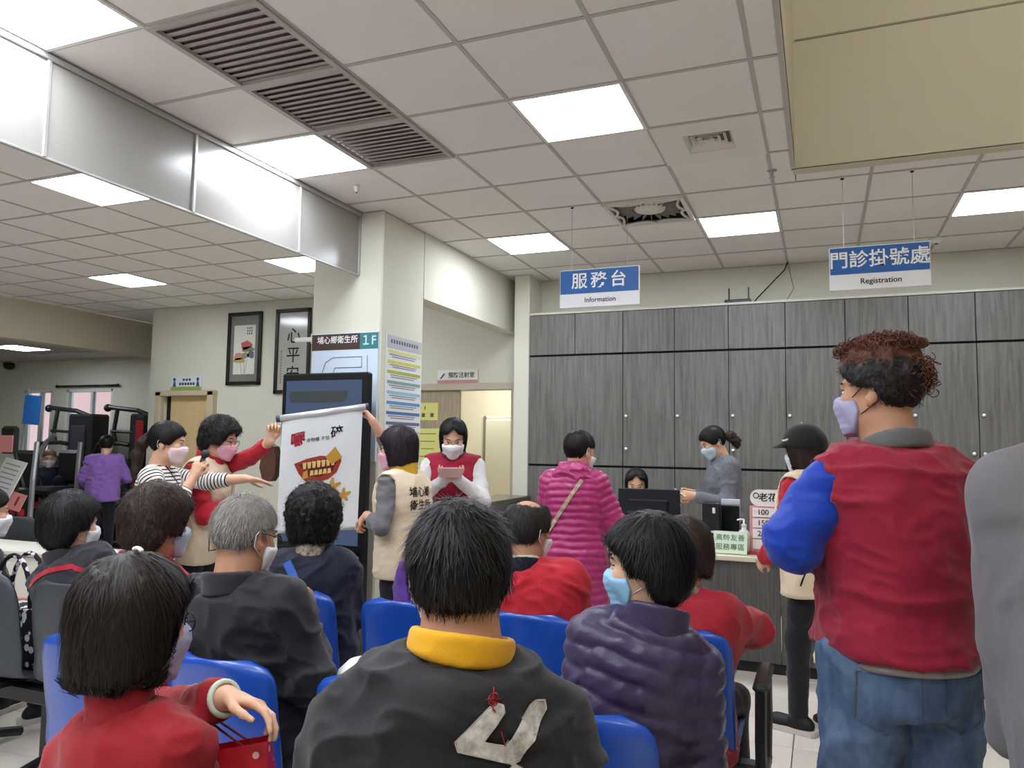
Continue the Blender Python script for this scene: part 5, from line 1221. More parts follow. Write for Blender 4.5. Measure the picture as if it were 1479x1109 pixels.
m_seam = mat('sleeve_stitching', (214, 170, 150), .6)
jacket(S, m_tn, 'turtleneck', inf=.012, wr=.008, seed=11, t1=(.97, .93), cuff=.006, neck=.05)
sdf_obj('turtleneck_collar', [cone(S.nb - S.up * .02, S.nb + S.HA[2] * .05 - S.tf * .004, .066 * S.k, .062 * S.k)], .006, m_tn, S.root, wr=.003, f=20, ints=(cutplane(S.nb + S.HA[2] * .052, S.HA[2]),))
make_hair(S.H, 'bobshort', mat('hair_darkbrown', (30, 22, 19), .5, .3, var=.3, vscale=40), S.root, .005, 5200, 2, .10, .0013, .006)
make_mask(S.H, m_ml, S.root, .005); make_glasses(S.H, m_black, S.root); trousers(S, m_trd, h=.018); shoes(S, m_shoe, m_sole, .020)
ar = S.arms[1]; fo = nrm(ar['w'] - ar['e']); A = frame_from(fo)
g = Geo(); ring = [ar['w'] - fo * .004 + (A[0] * math.cos(a) + A[1] * math.sin(a)) * .0315 for a in np.linspace(0, 2 * math.pi, 29)]
g.tube(ring, .0062, 8, cap=False).obj('bangle', mat('jade', (196, 208, 190), .2, .6), S.root, True)
for t_ in (.40, .48, .62, .70):
    c = ar['e'] + (ar['w'] - ar['e']) * t_; rr = .0475 - .012 * t_ ; Geo().tube([c + (A[0] * math.cos(a) + A[1] * math.sin(a)) * (rr + .002) for a in np.linspace(0, 2 * math.pi, 25)], .0011, 5, cap=False).obj('sleeve_stitch', m_seam, S.root)
g = Geo()                                             # hair clip with pearls
hc = S.H[0]; W_ = lambda p: hc + S.hs * (np.array(p, float) @ S.HA)
for k in range(5): Geo().sphere(W_((-.014 + .007 * k + .012, -.02, 150 * .001 - .0006 * (k - 2) ** 2)), .0046, 8).obj('hair_pearl', mat('pearl', (236, 228, 220), .2, .6), S.root, True)
# red paper bag hanging from the same arm
c = ar['e'] + (ar['w'] - ar['e']) * .75; m_bag = pattern('gift_bag_red', 'blossom', [(236, 196, 196), (196, 30, 44)], 34, .4, .4, thr=.22)
t = empty('paper_bag', (c[0], c[1], c[2] - .3), 'red gift bag with white pattern hanging from the arm in red turtleneck', 'bag')
bx = np.array((c[0] + .06, c[1] - .01, c[2])); g = Geo()
uB = nrm(np.array((.9, .42, 0))); nB = np.cross(uB, Zp); zt = bx[2] - .085; V = []
for zz, w_, dpt, dz in ((zt, .085, .018, 0), (zt - .10, .10, .04, 0), (zt - .26, .105, .045, 0)):
    for su, sn in ((-1, -1), (1, -1), (1, 1), (-1, 1)): V.append(np.array((bx[0], bx[1], zz + (.028 if (su > 0 and zz == zt) else 0))) + uB * su * w_ + nB * sn * dpt)
g.add(V, [(0, 1, 5, 4), (1, 2, 6, 5), (2, 3, 7, 6), (3, 0, 4, 7), (4, 5, 9, 8), (5, 6, 10, 9), (6, 7, 11, 10), (7, 4, 8, 11), (11, 10, 9, 8)]).obj('bag_body', m_bag, t)
for sn in (-1, 1): Geo().tube([np.array((bx[0], bx[1], zt + .0)) + uB * -.05 + nB * sn * .017, c + np.array((0, 0, -.04)) + nB * sn * .012 - uB * .015, c + np.array((0, 0, -.04)) + nB * sn * .012 + uB * .02, np.array((bx[0], bx[1], zt + .01)) + uB * .05 + nB * sn * .017], .0025, 6).obj('handle', mat('bag_cord', (120, 20, 30), .6), t)

# --- man with yellow collar and printed black jacket
m_bj = cloth('jacket_black', (26, 25, 28), .62, .2, 300); m_yc = cloth('collar_yellow', (226, 166, 28), .6)
S = person('blk', dict(hand=.012, top=at(657, 722, 1.32), pel=(-.60, 1.16, .56), nk=(.076, .030), shw=.132, shd=.118, slope=.78, hth=.014, sit=.44, yaw=27, head=(3, -4, -4), hs=1.0, res=.007, hres=.007, bw=.98, bd=1.1, belly=.02, skin=m_skin2, neck=1.12,
    L=dict(rel=(.02, .25, -.38)), R=dict(rel=(-.02, .25, -.38))), 'person in black printed jacket with yellow collar')

jk = jacket(S, m_bj, inf=.026, wr=.011, seed=21, f=8, neck=.072)
collar(S, m_yc, .0045, r=.069, top=.022, tilt=.30, thick=.009, bot=.012, side=-.10)
make_hair(S.H, 'short', m_hair, S.root, .005, 5200, 4, .04, .0012, .010); trousers(S, m_trd, h=.018); shoes(S, m_shoe, m_sole, .020); make_mask(S.H, m_mw, S.root, .006)
m_prn = pattern('print_silver', 'grain', [(118, 112, 106), (206, 200, 190)], 60, .5, .4); m_pro = mat('print_outline', (226, 220, 208), .5)
bk = -S.tf; ur = nrm(np.cross(S.up, bk)); oc = S.pel + S.up * .450 * S.k + ur * .082 + bk * .1
# two angular strokes, the lower one with prongs
ang = [(-.165, -.02), (-.155, -.045), (.0, -.075), (.02, -.07), (.105, .035), (.10, .055), (.07, .062), (.05, .055), (-.025, -.028), (-.085, -.016), (-.03, .055), (-.035, .072), (-.055, .078), (-.075, .07)]
def poly_fill(P):
    from mathutils.geometry import tessellate_polygon
    return P, [tuple(f) for f in tessellate_polygon([[Vector((x, y, 0)) for x, y in P]])]
sc_ = .52
for k, P in enumerate((ang, [(-.10, -.175), (.005, -.075), (.03, -.085), (-.05, -.165), (-.035, -.175)], [(-.02, -.18), (.055, -.095), (.085, -.095), (.088, -.11), (.02, -.18)], [(.05, -.18), (.105, -.10), (.135, -.11), (.14, -.125), (.10, -.18)])):
    P = [(x * sc_, y * sc_) for x, y in P]; V, Fc = poly_fill(P); conform(V, Fc, oc, ur, S.up, bk, jk, m_prn, S.root, 'jacket_print', .0060, 3)
    edge = Geo().tube([(x, y, 0) for x, y in P + P[:1]], .0014, 4); conform(edge.v, edge.f, oc, ur, S.up, bk, jk, m_pro, S.root, 'print_outline', .0066, 0)
rg_ = Geo()
for r_ in (.004, .0075): rg_.tube([(r_ * math.cos(a) - .034, .046 + r_ * math.sin(a), 0) for a in np.linspace(0, 2 * math.pi, 13)], .0013, 4)
rg_.tube([(-.034, .060, 0), (-.034, .032, 0)], .0011, 4); rg_.tube([(-.046, .046, 0), (-.022, .046, 0)], .0011, 4); rg_.tube([(-.032, .034, 0), (-.012, -.015, 0)], .001, 4)
conform(rg_.v, rg_.f, oc, ur, S.up, bk, jk, mat('print_red', (150, 40, 44), .6), S.root, 'red_emblem', .007, 0)

# --- grey haired man in dark jacket
m_gj = cloth('jacket_charcoal', (35, 33, 39), .6, .2, 260)
S = person('grey', dict(hand=.0055, top=at(368, 714, 2.50), pel=(-1.68, 2.06, .53), shw=.158, hth=.012, sit=.44, yaw=6, head=(-14, -14, 0), hs=1.08, res=.008, hres=.006, bw=1.02, bd=1.0, belly=.03, skin=m_skin2, neck=1.1,
    R=dict(E=at(448, 985, 2.36), W=at(442, 915, 2.58), hd=(-.15, .25, 1), palm=(-.2, -1, .1), curl=.30, thumb=.2), L=dict()), 'person with cropped grey hair in charcoal jacket')
jacket(S, m_gj, inf=.028, wr=.014, seed=31, f=7, neck=.07); collar(S, cloth('collar_charcoal', (52, 50, 56)), .006, r=.078, top=.030)
make_hair(S.H, 'crop', m_hairg, S.root, .005, 4200, 6, .022, .0011, .008); make_glasses(S.H, m_black, S.root); make_mask(S.H, m_mw, S.root, .006); trousers(S, m_trd, h=.018); shoes(S, m_shoe, m_sole, .020)

# --- woman with dark curls, navy jacket and blue strap
m_nv = cloth('jacket_navy', (30, 33, 52), .7)
S = person('navy', dict(top=at(456, 697, 3.55), pel=(-2.13, 2.93, .53), hth=.044, sex='f', sit=.44, yaw=22, head=(5, -4, 0), hs=1.08, res=.009, bw=1.15, bd=1.1), 'person with dark curls in navy jacket crossed by a blue strap')
jk = jacket(S, m_nv, inf=.026, wr=.010, seed=41); collar(S, pattern('collar_leopard', 'grain', [(60, 44, 40), (206, 196, 180)], 70), .007, r=.07, top=.03)
make_hair(S.H, 'curly', m_hair, S.root, .006, 3600, 8, .05, .0016, .010, curl=.9); trousers(S, m_trd, h=.018); shoes(S, m_shoe, m_sole, .020)
bk = -S.tf; ur = nrm(np.cross(S.up, bk)); V = []; Fc = []; n_ = 16
for i in range(n_ + 1):
    q = i / n_; x = -.085 + .21 * q; y = .14 - .36 * q; V += [(x - .016, y - .009), (x + .016, y + .009)]
Fc = [(2 * i, 2 * i + 1, 2 * i + 3, 2 * i + 2) for i in range(n_)]
conform(V, Fc, S.pel + S.up * .33 * S.k + bk * .1, ur, S.up, bk, jk, cloth('strap_blue', (62, 98, 178)), S.root, 'bag_strap', .006, 1)

# --- woman with brown permed hair and red collar
S = person('brown', dict(top=at(236, 697, 2.70), pel=(-2.22, 2.04, .53), hth=.036, sex='f', sit=.44, yaw=0, head=(-16, -4, 0), hs=1.0, res=.009, bw=1.1, bd=1.1), 'person with brown permed hair, white mask and red collar')
jacket(S, cloth('cardigan_red', (176, 34, 46)), inf=.022, wr=.010, seed=51); collar(S, pattern('collar_red_knit', 'grain', [(150, 26, 38), (206, 60, 70)], 90), .007, r=.074, top=.04)
make_hair(S.H, 'perm', m_hairb, S.root, .006, 3600, 9, .05, .0015, .009, curl=.5); make_mask(S.H, m_mpl, S.root, .006); trousers(S, m_trd, h=.018); shoes(S, m_shoe, m_sole, .020)

# --- black haired person in dark jacket with red collar band
S = person('dkred', dict(top=at(108, 708, 3.52), pel=(-3.0, 2.60, .53), hth=.026, sit=.44, yaw=6, head=(-16, -3, 0), hs=1.14, res=.009, bw=1.25, bd=1.15), 'person with thick black hair in dark jacket with red piping')
jk = jacket(S, cloth('jacket_slate', (44, 44, 50)), inf=.024, wr=.011, seed=61); collar(S, cloth('collar_slate', (50, 48, 54)), .007, r=.078, top=.035)
make_hair(S.H, 'layer', m_hair, S.root, .006, 3200, 10, .06, .0015, .006); make_mask(S.H, m_mw, S.root, .006); trousers(S, m_trd, h=.018); shoes(S, m_shoe, m_sole, .020)
V = []; n_ = 24
for i in range(n_ + 1):
    q = i / n_; x = -.15 + .36 * q; y = .012 + .03 * math.sin(math.pi * min(1, q * 1.25)) - (.05 * max(0, q - .75) * 4); V += [(x, y - .010), (x, y + .010)]
bk = -S.tf; ur = nrm(np.cross(S.up, bk)); conform(V, [(2 * i, 2 * i + 1, 2 * i + 3, 2 * i + 2) for i in range(n_)], S.pel + S.up * .44 * S.k + bk * .1, ur, S.up, bk, jk, cloth('piping_red', (170, 30, 50)), S.root, 'red_piping', .004, 1)

# --- person at the far end of the dark grey bench
S = person('edge', dict(top=at(-14, 702, 3.87), pel=(-4.05, 2.56, .53), hth=.014, sit=.44, yaw=0, head=(-20, -6, 0), hs=1.05, res=.012, bw=1.1), 'person with short black hair at the end of the dark grey bench')
jacket(S, cloth('jacket_dull', (60, 60, 66)), inf=.022, wr=.010, seed=71); make_hair(S.H, 'short', m_hair, S.root, .007, 1200, 11, .04, .0016); make_mask(S.H, m_mw, S.root, .007); trousers(S, m_trd, h=.018); shoes(S, m_shoe, m_sole, .018)

# --- balding man in red
S = person('bald', dict(top=at(768, 722, 3.15), pel=(-1.06, 2.93, .53), hth=.004, sit=.44, yaw=8, head=(-26, -10, 0), hs=1.08, res=.009, hres=.006, bw=1.34, shw=.19, bd=1.2, skin=m_skin2, neck=1.1), 'person with thinning hair in red jacket with dark collar')
jacket(S, m_redj, inf=.026, wr=.013, seed=81, neck=.072); collar(S, cloth('collar_navy', (30, 32, 50)), .006, r=.080, top=.030); collar(S, cloth('collar_edge_white', (220, 216, 206)), .005, r=.078, top=.038, thick=.008, name='collar_edge')
make_hair(S.H, 'bald', m_hairdg, S.root, .005, 2600, 12, .035, .0013, .006); trousers(S, m_trd, h=.018); shoes(S, m_shoe, m_sole, .020); make_mask(S.H, m_mw, S.root, .007)

# --- woman in purple quilted jacket
m_pq = mat('quilt_purple', (58, 47, 78), .38, .4, bump=.25, bscale=90, sheen=.1)
S = person('purple', dict(top=at(926, 740, 2.08), pel=(-.56, 2.03, .53), hth=.026, sex='f', sit=.44, yaw=20, head=(66, -6, 0), hs=1.04, res=.007, hres=.0045, bw=.96, bd=1.0, shw=.128, shd=.092, slope=.82,
    L=dict(rel=(.02, .26, -.32), pole=(-.2, -.7, -.6)), R=dict(rel=(-.02, .22, -.38), pole=(.2, -.7, -.6))), 'person in purple quilted jacket with blue mask')
jacket(S, m_pq, inf=.030, wr=.004, seed=91, post=quilt(S, .055, .010, 3), cuff=.008); collar(S, m_pq, .006, r=.078, top=.035)
make_hair(S.H, 'layer', m_hair, S.root, .005, 4200, 13, .06, .0014, .008); make_mask(S.H, m_mb, S.root, .004, lm=m_mw); trousers(S, m_trn, h=.018); shoes(S, m_shoe, m_sole, .020)

# --- person in red jacket leaning on the armrest
S = person('redr', dict(top=at(984, 746, 2.92), pel=(-.52, 2.93, .53), hth=.020, sex='f', sit=.44, yaw=-8, head=(40, -8, 0), hs=1.06, res=.008, bw=1.3, bd=1.2,
    R=dict(E=at(1092, 908, 2.90), W=at(1040, 930, 3.15), curl=.4), L=dict()), 'person in dark red jacket leaning on the front bench armrest')
jacket(S, cloth('jacket_crimson', (164, 34, 50), .6), inf=.036, wr=.010, seed=101, f=6, fat=1.15, lo=-.16, flare=.02); collar(S, pattern('scarf_check', 'grain', [(40, 30, 40), (200, 180, 160)], 60), .007, r=.07, top=.03)
make_hair(S.H, 'full', m_hairb, S.root, .006, 2800, 14, .05, .0015, .008); trousers(S, m_trd, h=.018); shoes(S, m_shoe, m_sole, .020)

# --- person in purple mostly behind the printed jacket
S = person('hid', dict(top=(-1.52, 3.08, 1.20), pel=(-1.59, 2.93, .53), sex='f', sit=.44, yaw=12, head=(0, -20, 0), res=.012, bw=1.15), 'person in violet top on the front blue bench beside the thinning haired person')
jacket(S, cloth('top_violet', (84, 48, 132)), inf=.02, wr=.010, seed=111); make_hair(S.H, 'full', m_hair, S.root, .007, 1200, 15); trousers(S, m_trd, h=.018); shoes(S, m_shoe, m_sole, .018)

# ------------------------------------------------------------------ the poster and its holders
PT0, PT1 = at(408, 604, 4.55), at(524, 588, 4.60); PB0, PB1 = at(399, 768, 4.52), at(516, 762, 4.58)
# --- woman in stripes with microphone
m_st = pattern('cloth_striped', 'stripe', [(232, 228, 222), (34, 34, 40)], 1 / .020, .8, .2, attr='s', thr=.64)
S = person('stripe', dict(hand=.0055, top=at(250, 608, 4.42), hth=.014, sex='f', yaw=-58, lean=2, head=(0, -10, 0), hs=1.0, res=.009, hres=.0055, bw=.92,
    R=dict(W=at(279, 690, 4.24), pole=(.5, -.3, -1), hd=(-.1, .35, 1), palm=(-1, .2, 0), curl=.75, thumb=.7), L=dict(W=at(372, 692, 4.45), pole=(-.3, -.2, -1), hd=(0.02, 1, -.12), palm=(.3, 0, -1), curl=.12, thumb=.1, spread=.02)), 'person in black and white striped top pointing at the poster with a microphone')
jacket(S, m_st, 'striped_top', inf=.014, wr=.004, t1=(.72, .80), seed=121, attr=lambda V: axial(S, V)[0], lo=-.13, neck=.085)
c, A, s = S.H; tail = [np.array((0, -.10, .03)), np.array((0, -.135, -.02)), np.array((.0, -.15, -.10)), np.array((.01, -.135, -.19)), np.array((.015, -.12, -.26))]
make_hair(S.H, 'tied', m_hair, S.root, .0055, 1800, 16, .07, .0013, .002)
tw = [c + s * (q @ A) for q in tail]; sdf_obj('ponytail', [cone(tw[i], tw[i + 1], (.018, .024, .024, .018, .008)[i], (.024, .024, .018, .008, .004)[i]) for i in range(4)], .006, m_hairb, S.root, wr=.008, f=30, stretch=(1, 1, .25))
make_mask(S.H, mat('mask_palepink', (232, 206, 214), .7, .15), S.root, .0055); dress_legs(S)
ar = S.arms[0]; 
Geo().tube([S.nb + S.tr * .05 + S.tf * .05 + S.up * .0, S.nb + S.tf * .125 * S.k - S.up * .10 + S.tr * .03, S.nb + S.tf * .145 * S.k - S.up * .24], .003, 5).obj('lanyard', m_black, S.root)
# microphone in her right hand
ar = S.arms[1]; md = nrm(ar['hd']); base = ar['w'] + md * .05 + nrm(ar['pn']) * .022
t = empty('microphone', base - md * .08, 'black handheld microphone held by the person in striped top', 'microphone')
Geo().tube([base - md * .09, base + md * .02, base + md * .07], [.010, .012, .014], 12).obj('handle', m_black, t, True); Geo().sphere(base + md * .09, .024, 14).obj('head', mat('mic_mesh', (38, 38, 40), .6, .5), t, True)

# --- woman in beige vest and red sleeves holding the poster's left end
m_rs = cloth('sleeve_red', (176, 28, 44))
S = person('volA', dict(hand=.0055, top=at(328, 604, 4.82), hth=.022, sex='f', yaw=-74, lean=9, head=(2, -16, 0), hs=1.03, res=.009, hres=.0055, bw=1.12, bd=1.1,
    L=dict(W=at(399, 632, 4.68), pole=(-.8, .2, -1), hd=(.05, .15, 1), palm=(.9, .5, -.1), curl=.8, thumb=.7), R=dict(W=at(352, 720, 4.72), pole=(.5, -.4, -1), hd=(0, 1, -.1), curl=.5)), 'person in beige vest and red sleeves holding up the poster, wearing pink mask')
jacket(S, m_rs, 'shirt', inf=.014, tinf=.0, wr=.008, t1=(.84, .95), seed=131); vs = vest(S, m_beige, seed=132); collar(S, m_rs, .006, r=.075, top=.045)
make_hair(S.H, 'perm', m_hair, S.root, .0055, 2400, 17, .04, .0015, .010, curl=.4); make_mask(S.H, m_mp, S.root, .0055); make_glasses(S.H, m_black, S.root); dress_legs(S)
ar = S.arms[0]; fo = nrm(ar['w'] - ar['e']); A = frame_from(fo); Geo().tube([ar['w'] - fo * .03 + (A[0] * math.cos(a) + A[1] * math.sin(a)) * .029 for a in np.linspace(0, 6.283, 19)], .003, 6, cap=False).obj('bracelet', mat('bracelet_gold', (190, 160, 110), .3, .6), S.root, True)
bk = nrm(S.tf); ur = nrm(np.cross(S.up, bk)); edge = Geo().tube([(x, y, 0) for x, y in [(-.10, -.10), (-.10, -.24), (.05, -.24)]], .004, 4); conform(edge.v, edge.f, S.pel + S.up * .22 * S.k + bk * .1, ur, S.up, bk, vs, m_text_k, S.root, 'pocket_piping', .003, 2)
edge = Geo().tube([(.02, y, 0) for y in np.linspace(.20, -.30, 9)], .0035, 4); conform(edge.v, edge.f, S.pel + S.up * .22 * S.k + bk * .1, ur, S.up, bk, vs, m_text_k, S.root, 'front_zip', .003, 2)

# --- woman in beige vest and grey sleeves holding the other end
S = person('volB', dict(hand=.0055, top=at(572, 615, 4.55), hth=.020, sex='f', yaw=84, lean=3, head=(14, -6, 0), hs=1.04, res=.009, hres=.0055, bw=1.10, bd=1.1,
    L=dict(W=at(530, 744, 4.42), pole=(-.6, -.4, -1), hd=(.1, .8, -.5), palm=(.3, .3, -1), curl=.7, thumb=.6), R=dict(W=at(538, 608, 4.66), pole=(.8, .0, -.8), hd=(-.1, .45, .6), palm=(-.3, .8, -.3), curl=.8, thumb=.7)), 'person in beige vest and grey sleeves with yellow scarf holding the poster')
jacket(S, cloth('sleeve_grey', (104, 102, 106)), 'shirt', inf=.014, tinf=.0, wr=.010, t1=(.74, .70), seed=141); vs = vest(S, m_beige, seed=142); collar(S, cloth('scarf_yellow', (206, 160, 44)), .006, r=.076, top=.04, name='scarf')
make_hair(S.H, 'bobshort', mat('hair_plum', (38, 28, 36), .5, .3, var=.2, vscale=40), S.root, .0055, 2200, 18, .07, .0014, .003); make_mask(S.H, m_mp, S.root, .0055); make_glasses(S.H, m_black, S.root); dress_legs(S)
bk = -S.tf; ur = nrm(np.cross(S.up, bk)); oc = S.pel + S.up * .36 * S.k + bk * .1
for s_, yy, sz in (('埔心鄉', .03, .062), ('衛生所', -.045, .062)): V, Fc = text_geo(s_, sz, .014); conform([(p_[0] - .02, p_[1] + yy) for p_ in V], Fc, oc, ur, S.up, bk, vs, m_text_k, S.root, 'vest_lettering', .003, 1)
edge = Geo().tube([(-.125, y, 0) for y in np.linspace(-.22, -.40, 6)], .004, 4); conform(edge.v, edge.f, oc, ur, S.up, bk, vs, m_text_k, S.root, 'pocket_piping', .003, 1)

# --- the poster itself
m_pw = mat('poster_white', (226, 230, 232), .35, .3, bump=.25, bscale=9)
mid = (PT0 + PT1 + PB0 + PB1) / 4; t = empty('roll_poster', mid, 'white roll-up poster of an open mouth held up between two beige vests', 'poster')
n0 = nrm(np.cross(PT1 - PT0, PT0 - PB0)); 
if n0.dot(CAM - mid) < 0: n0 = -n0
NU, NV = 13, 17; V = []
def ppt(u, v):
    a = PT0 + (PT1 - PT0) * u; b = PB0 + (PB1 - PB0) * u; return a + (b - a) * v + n0 * (.012 * math.sin(u * 3.1) * math.sin(v * 5 + 1) + .006 * math.sin(u * 9 + v * 4))
for lay in (0, 1):
    for j in range(NV):
        for i in range(NU): V.append(ppt(i / (NU - 1), j / (NV - 1)) - n0 * .0015 * lay)
q = NU * NV; Fc = []
for j in range(NV - 1):
    for i in range(NU - 1):
        a = j * NU + i; Fc += [(a, a + NU, a + NU + 1, a + 1), (q + a, q + a + 1, q + a + NU + 1, q + a + NU)]
sheet = mesh_obj('sheet', V, Fc, m_pw, t, True)
du = nrm(PT1 - PT0); Geo().tube([PT0 - du * .012 + n0 * .002, PT1 + du * .02 + n0 * .002], .020, 12).obj('top_roller', mat('roller_silver', (206, 208, 210), .25, .5, metal=.3), t, True); Geo().tube([PB0, PB1], .012, 10).obj('bottom_bar', MATS['roller_silver'], t, True)
for e, d_ in ((PT0, -1), (PT1, 1)): Geo().tube([e + du * d_ * .015, e + du * d_ * .035], .021, 10).obj('roller_cap', mat('cap_bluegrey', (64, 74, 104), .4), t, True)
pu = du; pv = nrm((PT0 + PT1) / 2 - (PB0 + PB1) / 2); pn_ = nrm(np.cross(pu, pv)); 
if pn_.dot(n0) < 0: pn_ = -pn_
PW = np.linalg.norm(PT1 - PT0); PH = np.linalg.norm((PT0 + PT1) / 2 - (PB0 + PB1) / 2)
def pprint_(P, mt, name, off=.003, cuts=2): V, Fc = poly_fill(P); conform(V, Fc, mid, pu, pv, pn_, sheet, mt, t, name, off, cuts, .1)
def ptext(s, size, mt, x, y, bold=.015): V, Fc = text_geo(s, size, bold); conform([(p_[0] + x, p_[1] + y) for p_ in V], Fc, mid, pu, pv, pn_, sheet, mt, t, 'lettering', .003, 1, .1)
m_pred = mat('print_crimson', (160, 30, 52), .5)
ptext('嚼', .088, m_pred, -.138, .203, .03); ptext('食物慢 不怕', .026, m_text_k, -.02, .192, .005); ptext('碎', .078, m_text_k, .092, .215)
m_lip = mat('print_lip', (158, 58, 44), .5); m_gold = mat('print_gold', (196, 148, 62), .5); m_dkm = mat('print_mouth', (86, 36, 24), .5); m_tooth = mat('print_tooth', (226, 190, 120), .5)
M0 = -.02; mouth = [(-.155, .085), (-.08, .105), (0, .112), (.06, .10), (.12, .09), (.125, .06), (.10, .0), (.05, -.035), (-.02, -.045), (-.085, -.03), (-.125, .02)]
pprint_([(x + .0, y + M0) for x, y in mouth], m_lip, 'lips', .003)
pprint_([(-.125, .075 + M0), (-.05, .09 + M0), (.04, .09 + M0), (.10, .07 + M0), (.075, .01 + M0), (.0, -.015 + M0), (-.07, .0 + M0)], m_dkm, 'open_mouth', .0038)
for k in range(7): x = -.105 + .028 * k; pprint_([(x, .082 + M0 + .002 * (3 - abs(k - 3))), (x + .024, .083 + M0), (x + .020, .045 + M0), (x + .004, .045 + M0)], m_tooth, 'tooth', .0046, 0)
for k in range(5): x = -.06 + .026 * k; pprint_([(x, .0 + M0), (x + .022, .002 + M0), (x + .020, .030 + M0), (x + .003, .030 + M0)], m_tooth, 'tooth', .0046, 0)
pprint_([(.03, .10 + M0), (.085, .155 + M0), (.13, .085 + M0), (.07, .05 + M0)], m_gold, 'cracker', .0052); pprint_([(-.10, .025 + M0), (-.075, .04 + M0), (-.07, -.01 + M0), (-.105, -.015 + M0)], m_gold, 'cracker_piece', .0052)
for k, (x, y, r_) in enumerate(((.075, -.105, .055), (.145, -.165, .045))):
    pts = []
    for a in np.linspace(0, 2 * math.pi, 26, endpoint=False): pts.append((x + r_ * (.72 + .34 * math.cos(5 * a + .6)) * math.cos(a + .4), y + r_ * (.72 + .34 * math.cos(5 * a + .6)) * math.sin(a + .4)))
    pprint_(pts, m_gold, 'biscuit', .0035)

# ------------------------------------------------------------------ staff and visitors
# --- woman in red vest reading
S = person('redvest', dict(hand=.0055, top=at(655, 607, 5.15), hth=.016, sex='f', yaw=204, lean=2, head=(2, -26, 0), hs=1.03, res=.010, hres=.0055, bw=1.0,
    L=dict(rel=(.13, .22, -.07), pole=(-.9, -.2, -.8), hd=(.8, .5, .1), palm=(.1, .2, 1), curl=.5), R=dict(rel=(-.13, .22, -.07), pole=(.9, -.2, -.8), hd=(-.8, .5, .1), palm=(-.1, .2, 1), curl=.5)), 'person in red vest over pale sleeves looking down at a phone')
jacket(S, cloth('sleeve_pale', (206, 204, 204)), 'shirt', inf=.012, tinf=.0, wr=.008, seed=151); vest(S, cloth('vest_red', (150, 24, 52)), inf=.030, seed=152, lo=-.2); collar(S, cloth('collar_maroon', (96, 22, 36)), .007, r=.082, top=.03); collar(S, m_mw, .006, r=.068, top=.03, name='inner_collar')
make_hair(S.H, 'bobopen', m_hair, S.root, .006, 1800, 19, .06, .0014, .003); make_mask(S.H, m_mw, S.root, .0055); dress_legs(S)
q = (S.arms[0]['w'] + S.arms[1]['w']) / 2 + S.fw * .10 + Zp * .035
t = empty('mobile_phone', q, 'phone in a pale pink case held by the person in red vest', 'phone')
Ph = np.array([S.rt, S.fw * .5 + Zp * .86, np.cross(S.rt, S.fw * .5 + Zp * .86)]).T; Geo().box(q, (.15, .075, .009), .004, R=Ph).obj('case', mat('phone_case', (214, 176, 176), .4), t); Geo().box(q + Ph[:, 2] * .0052, (.135, .062, .002), 0, R=Ph).obj('screen', mat('phone_glass', (30, 30, 36), .1, .6), t)

# --- woman in pink puffer coat
m_pk = mat('puffer_pink', (160, 40, 102), .36, .4, bump=.15, bscale=120, sheen=.1)
S = person('pink', dict(top=at(842, 621, 4.72), hth=.014, sex='f', yaw=10, lean=6, head=(-34, -12, 0), hs=1.06, res=.009, hres=.0055, bw=1.0, bd=1.1, shw=.142,
    L=dict(rel=(.02, .26, -.30), pole=(-.3, -.5, -.7)), R=dict(rel=(.03, .24, -.28), pole=(.5, -.4, -.7))), 'person in long pink quilted coat standing at the counter')
jk = jacket(S, m_pk, inf=.040, wr=.003, seed=161, lo=-.42, flare=.03, post=quilt(S, .042, .010, 5), fat=1.1)
hd_ = S.nb - S.tf * .05 - S.up * .03; sdf_obj('hood', [ell(hd_, (.125, .075, .085), S.T), ell(S.nb + S.up * .02 - S.tf * .02, (.085, .08, .05), S.T)], .007, m_pk, S.root, k=.05, wr=.010, f=14, subs=[cone(S.nb, S.H[0], .062, .075)])
make_hair(S.H, 'crop', m_hair, S.root, .0055, 1600, 20, .035, .0014, .004); make_mask(S.H, m_mw, S.root, .0055); dress_legs(S)
bk = -S.tf; ur = nrm(np.cross(S.up, bk)); V = []; n_ = 18
for i in range(n_ + 1): q = i / n_; x = .06 - .21 * q; y = .13 - .33 * q; V += [(x - .010, y + .006), (x + .010, y - .006)]
conform(V, [(2 * i, 2 * i + 1, 2 * i + 3, 2 * i + 2) for i in range(n_)], S.pel + S.up * .33 * S.k + bk * .1, ur, S.up, bk, jk, pattern('strap_beige', 'grain', [(136, 118, 96), (190, 172, 146)], 90), S.root, 'bag_strap', .008, 1)

# --- clerk in grey cardigan
S = person('clerk', dict(hand=.0055, top=at(1018, 618, 5.95), hth=.014, sex='f', yaw=118, lean=4, head=(-4, -30, 0), hs=1.0, res=.010, hres=.006, bw=.95,
    L=dict(W=at(1003, 716, 5.80), pole=(-.5, -.5, -1), hd=(.1, 1, .05), palm=(1, 0, -.2), curl=.5), R=dict(W=at(1000, 712, 6.0), pole=(.5, -.5, -1), hd=(-.1, 1, .1), palm=(-1, 0, -.2), curl=.5)), 'person in grey cardigan with ponytail and pale blue mask behind the counter')
jacket(S, pattern('knit_grey', 'grain', [(86, 90, 98), (132, 136, 144)], 160, .85, .15, bump=.3), 'cardigan', inf=.018, wr=.008, t1=.9, seed=171)
make_hair(S.H, 'tied', m_hair, S.root, .006, 1400, 21, .06, .0014, .002); c, A, s = S.H; tw = [c + s * (np.array(q) @ A) for q in ((0, -.10, .0), (0, -.15, -.03), (.0, -.165, -.09), (0, -.15, -.13))]; sdf_obj('ponytail', [cone(tw[i], tw[i + 1], (.02, .034, .03)[i], (.034, .03, .012)[i]) for i in range(3)], .007, m_hairb, S.root, wr=.008, f=28)
